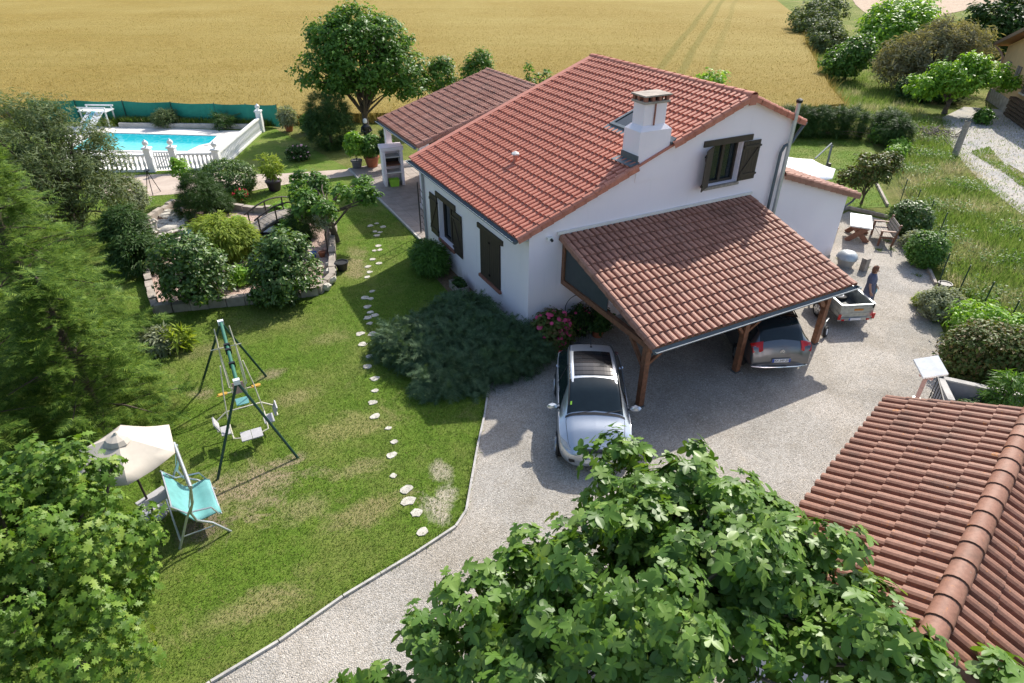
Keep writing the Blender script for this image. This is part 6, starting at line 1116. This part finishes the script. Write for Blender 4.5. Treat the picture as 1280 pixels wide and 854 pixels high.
# right-hand border
plant('round_bush', 'round glossy bush right of the slatted bench', 'bush', (18.85,.3,0), [(0,0,.68,.78,.78,.68)], 'leaf_laurel', SIMPLE, .13, 230, 30, .2, (.05,.5), 8, up=.6, shell=.8)
plant('round_bush', 'clipped round variegated bush nearer the gravel yard', 'bush', (16.35,-2.05,0), [(0,0,.65,.65,.65,.65)], 'leaf_green', SIMPLE, .11, 230, 30, .18, (.05,.5), 8, up=.6, shell=.82)
plant('low_shrub', 'pale flowering low shrub between the two round bushes', 'bush', (17.6,-.9,0), [(0,0,.35,.7,.5,.35)], 'leaf_silver', SIMPLE, .11, 90, 24, .18, (.03,.2), 6, up=.6)
plant('photinia_tree', 'small reddish leaved tree at the edge of the back lawn', 'tree', (20.2,3.5,0), [(0,0,1.65,.95,.95,.75), (-.9,.3,1.35,.6,.6,.45), (.8,-.2,1.9,.6,.6,.5)], 'leaf_red', SIMPLE, .15, 170, 26, .25, (.06,.9), 20, up=.6, shell=.4)
plant('silver_shrub', 'silvery white leaved shrub on the right gravel border', 'bush', (12.95,-4.85,0), [(0,0,.5,.72,.65,.5)], 'leaf_silver', SIMPLE, .1, 190, 28, .2, (.04,.3), 8, up=.6)
plant('yellow_shrub', 'small yellow green shrub beside the silvery shrub', 'bush', (13.3,-4.4,0), [(-.1,.2,.25,.35,.35,.25)], 'leaf_yellow', SIMPLE, .1, 60, 22, .14, (.03,.2), 4, up=.6)
plant('smoke_bush', 'large reddish green bush behind the raised bed', 'bush', (10.75,-7.35,0), [(0,0,.9,.95,.9,.75), (.7,-.6,1.0,.75,.7,.6), (-.3,.2,.6,.8,.75,.6)], 'leaf_red', SIMPLE, .12, 380, 30, .26, (.06,.6), 14, up=.6, shell=.6)
plant('bright_shrub', 'bright green shrub at the right edge by the fence', 'bush', (12.3,-6.3,0), [(0,0,.75,.9,.8,.7), (.3,-1.0,.7,.8,.9,.6)], 'leaf_bright', SIMPLE, .13, 200, 26, .25, (.05,.5), 10, up=.6)
plant('cactus_plant', 'bushy plant with stiff stems in the raised bed', 'plant', (9.35,-8.75,0), [(0,0,.75,.4,.4,.6)], 'leaf_green', NARROW, .2, 60, 20, .2, (.05,1.1), 14, up=.4, along=True)
plant('marigold_bed', 'low bed of yellow orange flowers beside the railing', 'plant', (8.35,-8.55,0), [(0,0,.25,.7,.45,.22), (-.3,-.4,.2,.6,.4,.2)], 'leaf_dark', SIMPLE, .09, 130, 24, .16, (.02,.2), 4, up=.6); blossoms(bpy.data.objects['marigold_bed'], [(0,0,.28,.72,.47,.24), (-.3,-.4,.22,.6,.4,.22)], None, 50, .07, 'yellow_flower')
plant('white_shrub', 'pale flowering shrub behind the garage roof at the right edge', 'bush', (8.3,-9.9,0), [(0,0,.45,.8,.7,.45)], 'leaf_silver', SIMPLE, .09, 140, 26, .2, (.03,.3), 5, up=.6)
for i, (x, y, r_) in enumerate([(30.9,10.2,.8), (28.6,7.6,.45), (33.0,11.6,.9), (30.0,8.4,.5)]): plant('verge_shrub', ('leafy shrub at the corner of the back hedge','small shrub on the kerb of the back lawn','shrub on the bank behind the hedge','pale green shrub on the bank beside the back lawn')[i], 'bush', (x,y,0), [(0,0,r_*.8,r_,r_,r_*.8)], ('leaf_green','leaf_bright','leaf_olive','leaf_bright')[i], SIMPLE, .16, int(110*r_), 24, .28, (.04,.4), 5, up=.6, group='shrubs on the grassy bank')
# hedge behind the back lawn
plant('clipped_hedge', 'dense clipped dark hedge between back lawn and wheat', 'hedge', (28.4,13.0,0), [(-3.5+.9*i,2.2-.55*i,.9,.7,.7,.95) for i in range(7)]+[(3.3,-2.3,.9,.7,.7,.95), (2.9,-3.1,.9,.7,.7,.9), (2.3,-3.9,.8,.7,.7,.8)], 'leaf_dark', SPRAY2, .26, 1150, 24, .26, (.08,.6), 8, up=.5, shell=.8, along=True)
# hedgerow and trees to the upper right
for nm_, lab, b, bl, mt, tp, sz, nc, pr, cr_ in (
    ('hedgerow_tree', 'round dark green bush tree at the field corner', (47,25.5,0), [(0,0,1.8,1.8,1.8,1.6), (.5,-.6,2.7,1.3,1.3,1.1), (-.8,.9,1.2,1.3,1.3,1.1)], 'leaf_green', SIMPLE, .28, 220, 30, .5),
    ('hedgerow_tree', 'grey green hedgerow bushes farthest along the wheat edge', (73,51,0), [(0,0,1.9,3.4,3,1.9), (-3.5,-2.5,1.5,2.6,2.4,1.6), (3.5,1.5,2.4,3,3,2.0)], 'leaf_olive', SIMPLE, .42, 260, 26, .8),
    ('hedgerow_tree', 'grey hedgerow bush before the farthest ones', (60,38,0), [(0,0,1.2,1.9,1.9,1.3), (1.8,1.8,1.6,1.9,1.9,1.5)], 'leaf_olive', SIMPLE, .34, 160, 26, .6),
    ('walnut_tree', 'broad bright green tree in front of the bare soil', (66,34,0), [(0,0,3.2,4.2,4,2.2), (-2.5,-1,2.4,3,3,1.8), (2,1,4.2,2.8,2.8,1.6)], 'leaf_bright', SIMPLE, .45, 420, 28, .8),
    ('tamarisk_tree', 'wide pale grey plumed tree behind the bright green one', (49.5,19.5,0), [(0,0,2.9,3.2,3,2.2), (2.4,-1.2,3.2,2.2,2.2,1.8), (-2.4,1.2,2.2,2.2,2.2,1.8), (1,0,4.3,2,2,1.2)], 'leaf_tamarisk', NARROW, .45, 460, 34, .6),
    ('maple_tree', 'bright yellow green spreading tree by the stony track', (42.4,13.3,0), [(0,0,2.3,1.9,1.8,1.1), (1.8,-1.2,2.7,1.2,1.2,.8), (-1.7,1.1,1.9,1.2,1.2,.8), (.8,-.3,3.4,1.0,1.0,.6), (2.4,-2.2,2.2,.8,.8,.5), (-.6,.6,3.0,.9,.9,.6)], 'leaf_bright', SIMPLE, .26, 280, 30, .42),
    ('chestnut_tree', 'massive dark green tree at the upper right corner', (65,23.5,0), [(0,0,3.4,3.4,3.4,3.0), (2.5,-1.5,4,3,3,2.6), (4.5,-3,3.4,3,3,3)], 'leaf_dark', SIMPLE, .5, 460, 28, .8),
    ('bank_bush', 'dark bush in the shade below the grey plumed tree', (44.5,17.2,0), [(0,0,.9,1.5,1.4,.9), (1.2,-1.6,.9,1.2,1.2,.9)], 'leaf_dark', SIMPLE, .26, 160, 24, .4),
    ('bank_bush', 'small round bush at the bend of the stony track', (41.6,10.2,0), [(0,0,.55,.6,.6,.5)], 'leaf_green', SIMPLE, .18, 60, 22, .2)):
    plant(nm_, lab, 'tree' if 'tree' in nm_ else 'bush', b, bl, mt, tp, sz, nc, pr, cr_, (.18 if 'tree' in nm_ else .05, bl[0][2]*.7), 18, up=.6, shell=.4, group='hedgerow trees to the upper right')
br_ = thing('brush_pile', 'heap of cut branches beside the wooden post', 'brush', (35.2,9.4,0)); m = MB()
for i in range(90):
    a = random.uniform(0,6.28); x, y = random.gauss(0,.9), random.gauss(0,.6); z = random.uniform(.05,.6)*max(0,1-math.hypot(x,y)/2.2); part_ = m.tube([(x,y,z), (x+math.cos(a)*.5,y+math.sin(a)*.5,z+random.uniform(0,.3))], .025, 4, False)
o_ = part('branches', m, 'bark_grey', br_); o_['kind'] = 'stuff'
wp_ = np.repeat(WEEDS, 6, 0)+rng.normal(size=(len(WEEDS)*6,3))*np.array([.14,.14,.08]); wp_[:,2] = np.abs(wp_[:,2])+.02
tag(link('verge_weeds', scatter('verge_weeds', SIMPLE[0], SIMPLE[1], wp_, frames(rng.normal(size=wp_.shape)*.4+np.array([0,0,1.])), .08+.06*rng.random(len(wp_))), 'leaf_green'), 'leafy weeds growing through the grassy bank', 'weeds', kind='stuff')
scene.render.engine = 'CYCLES'
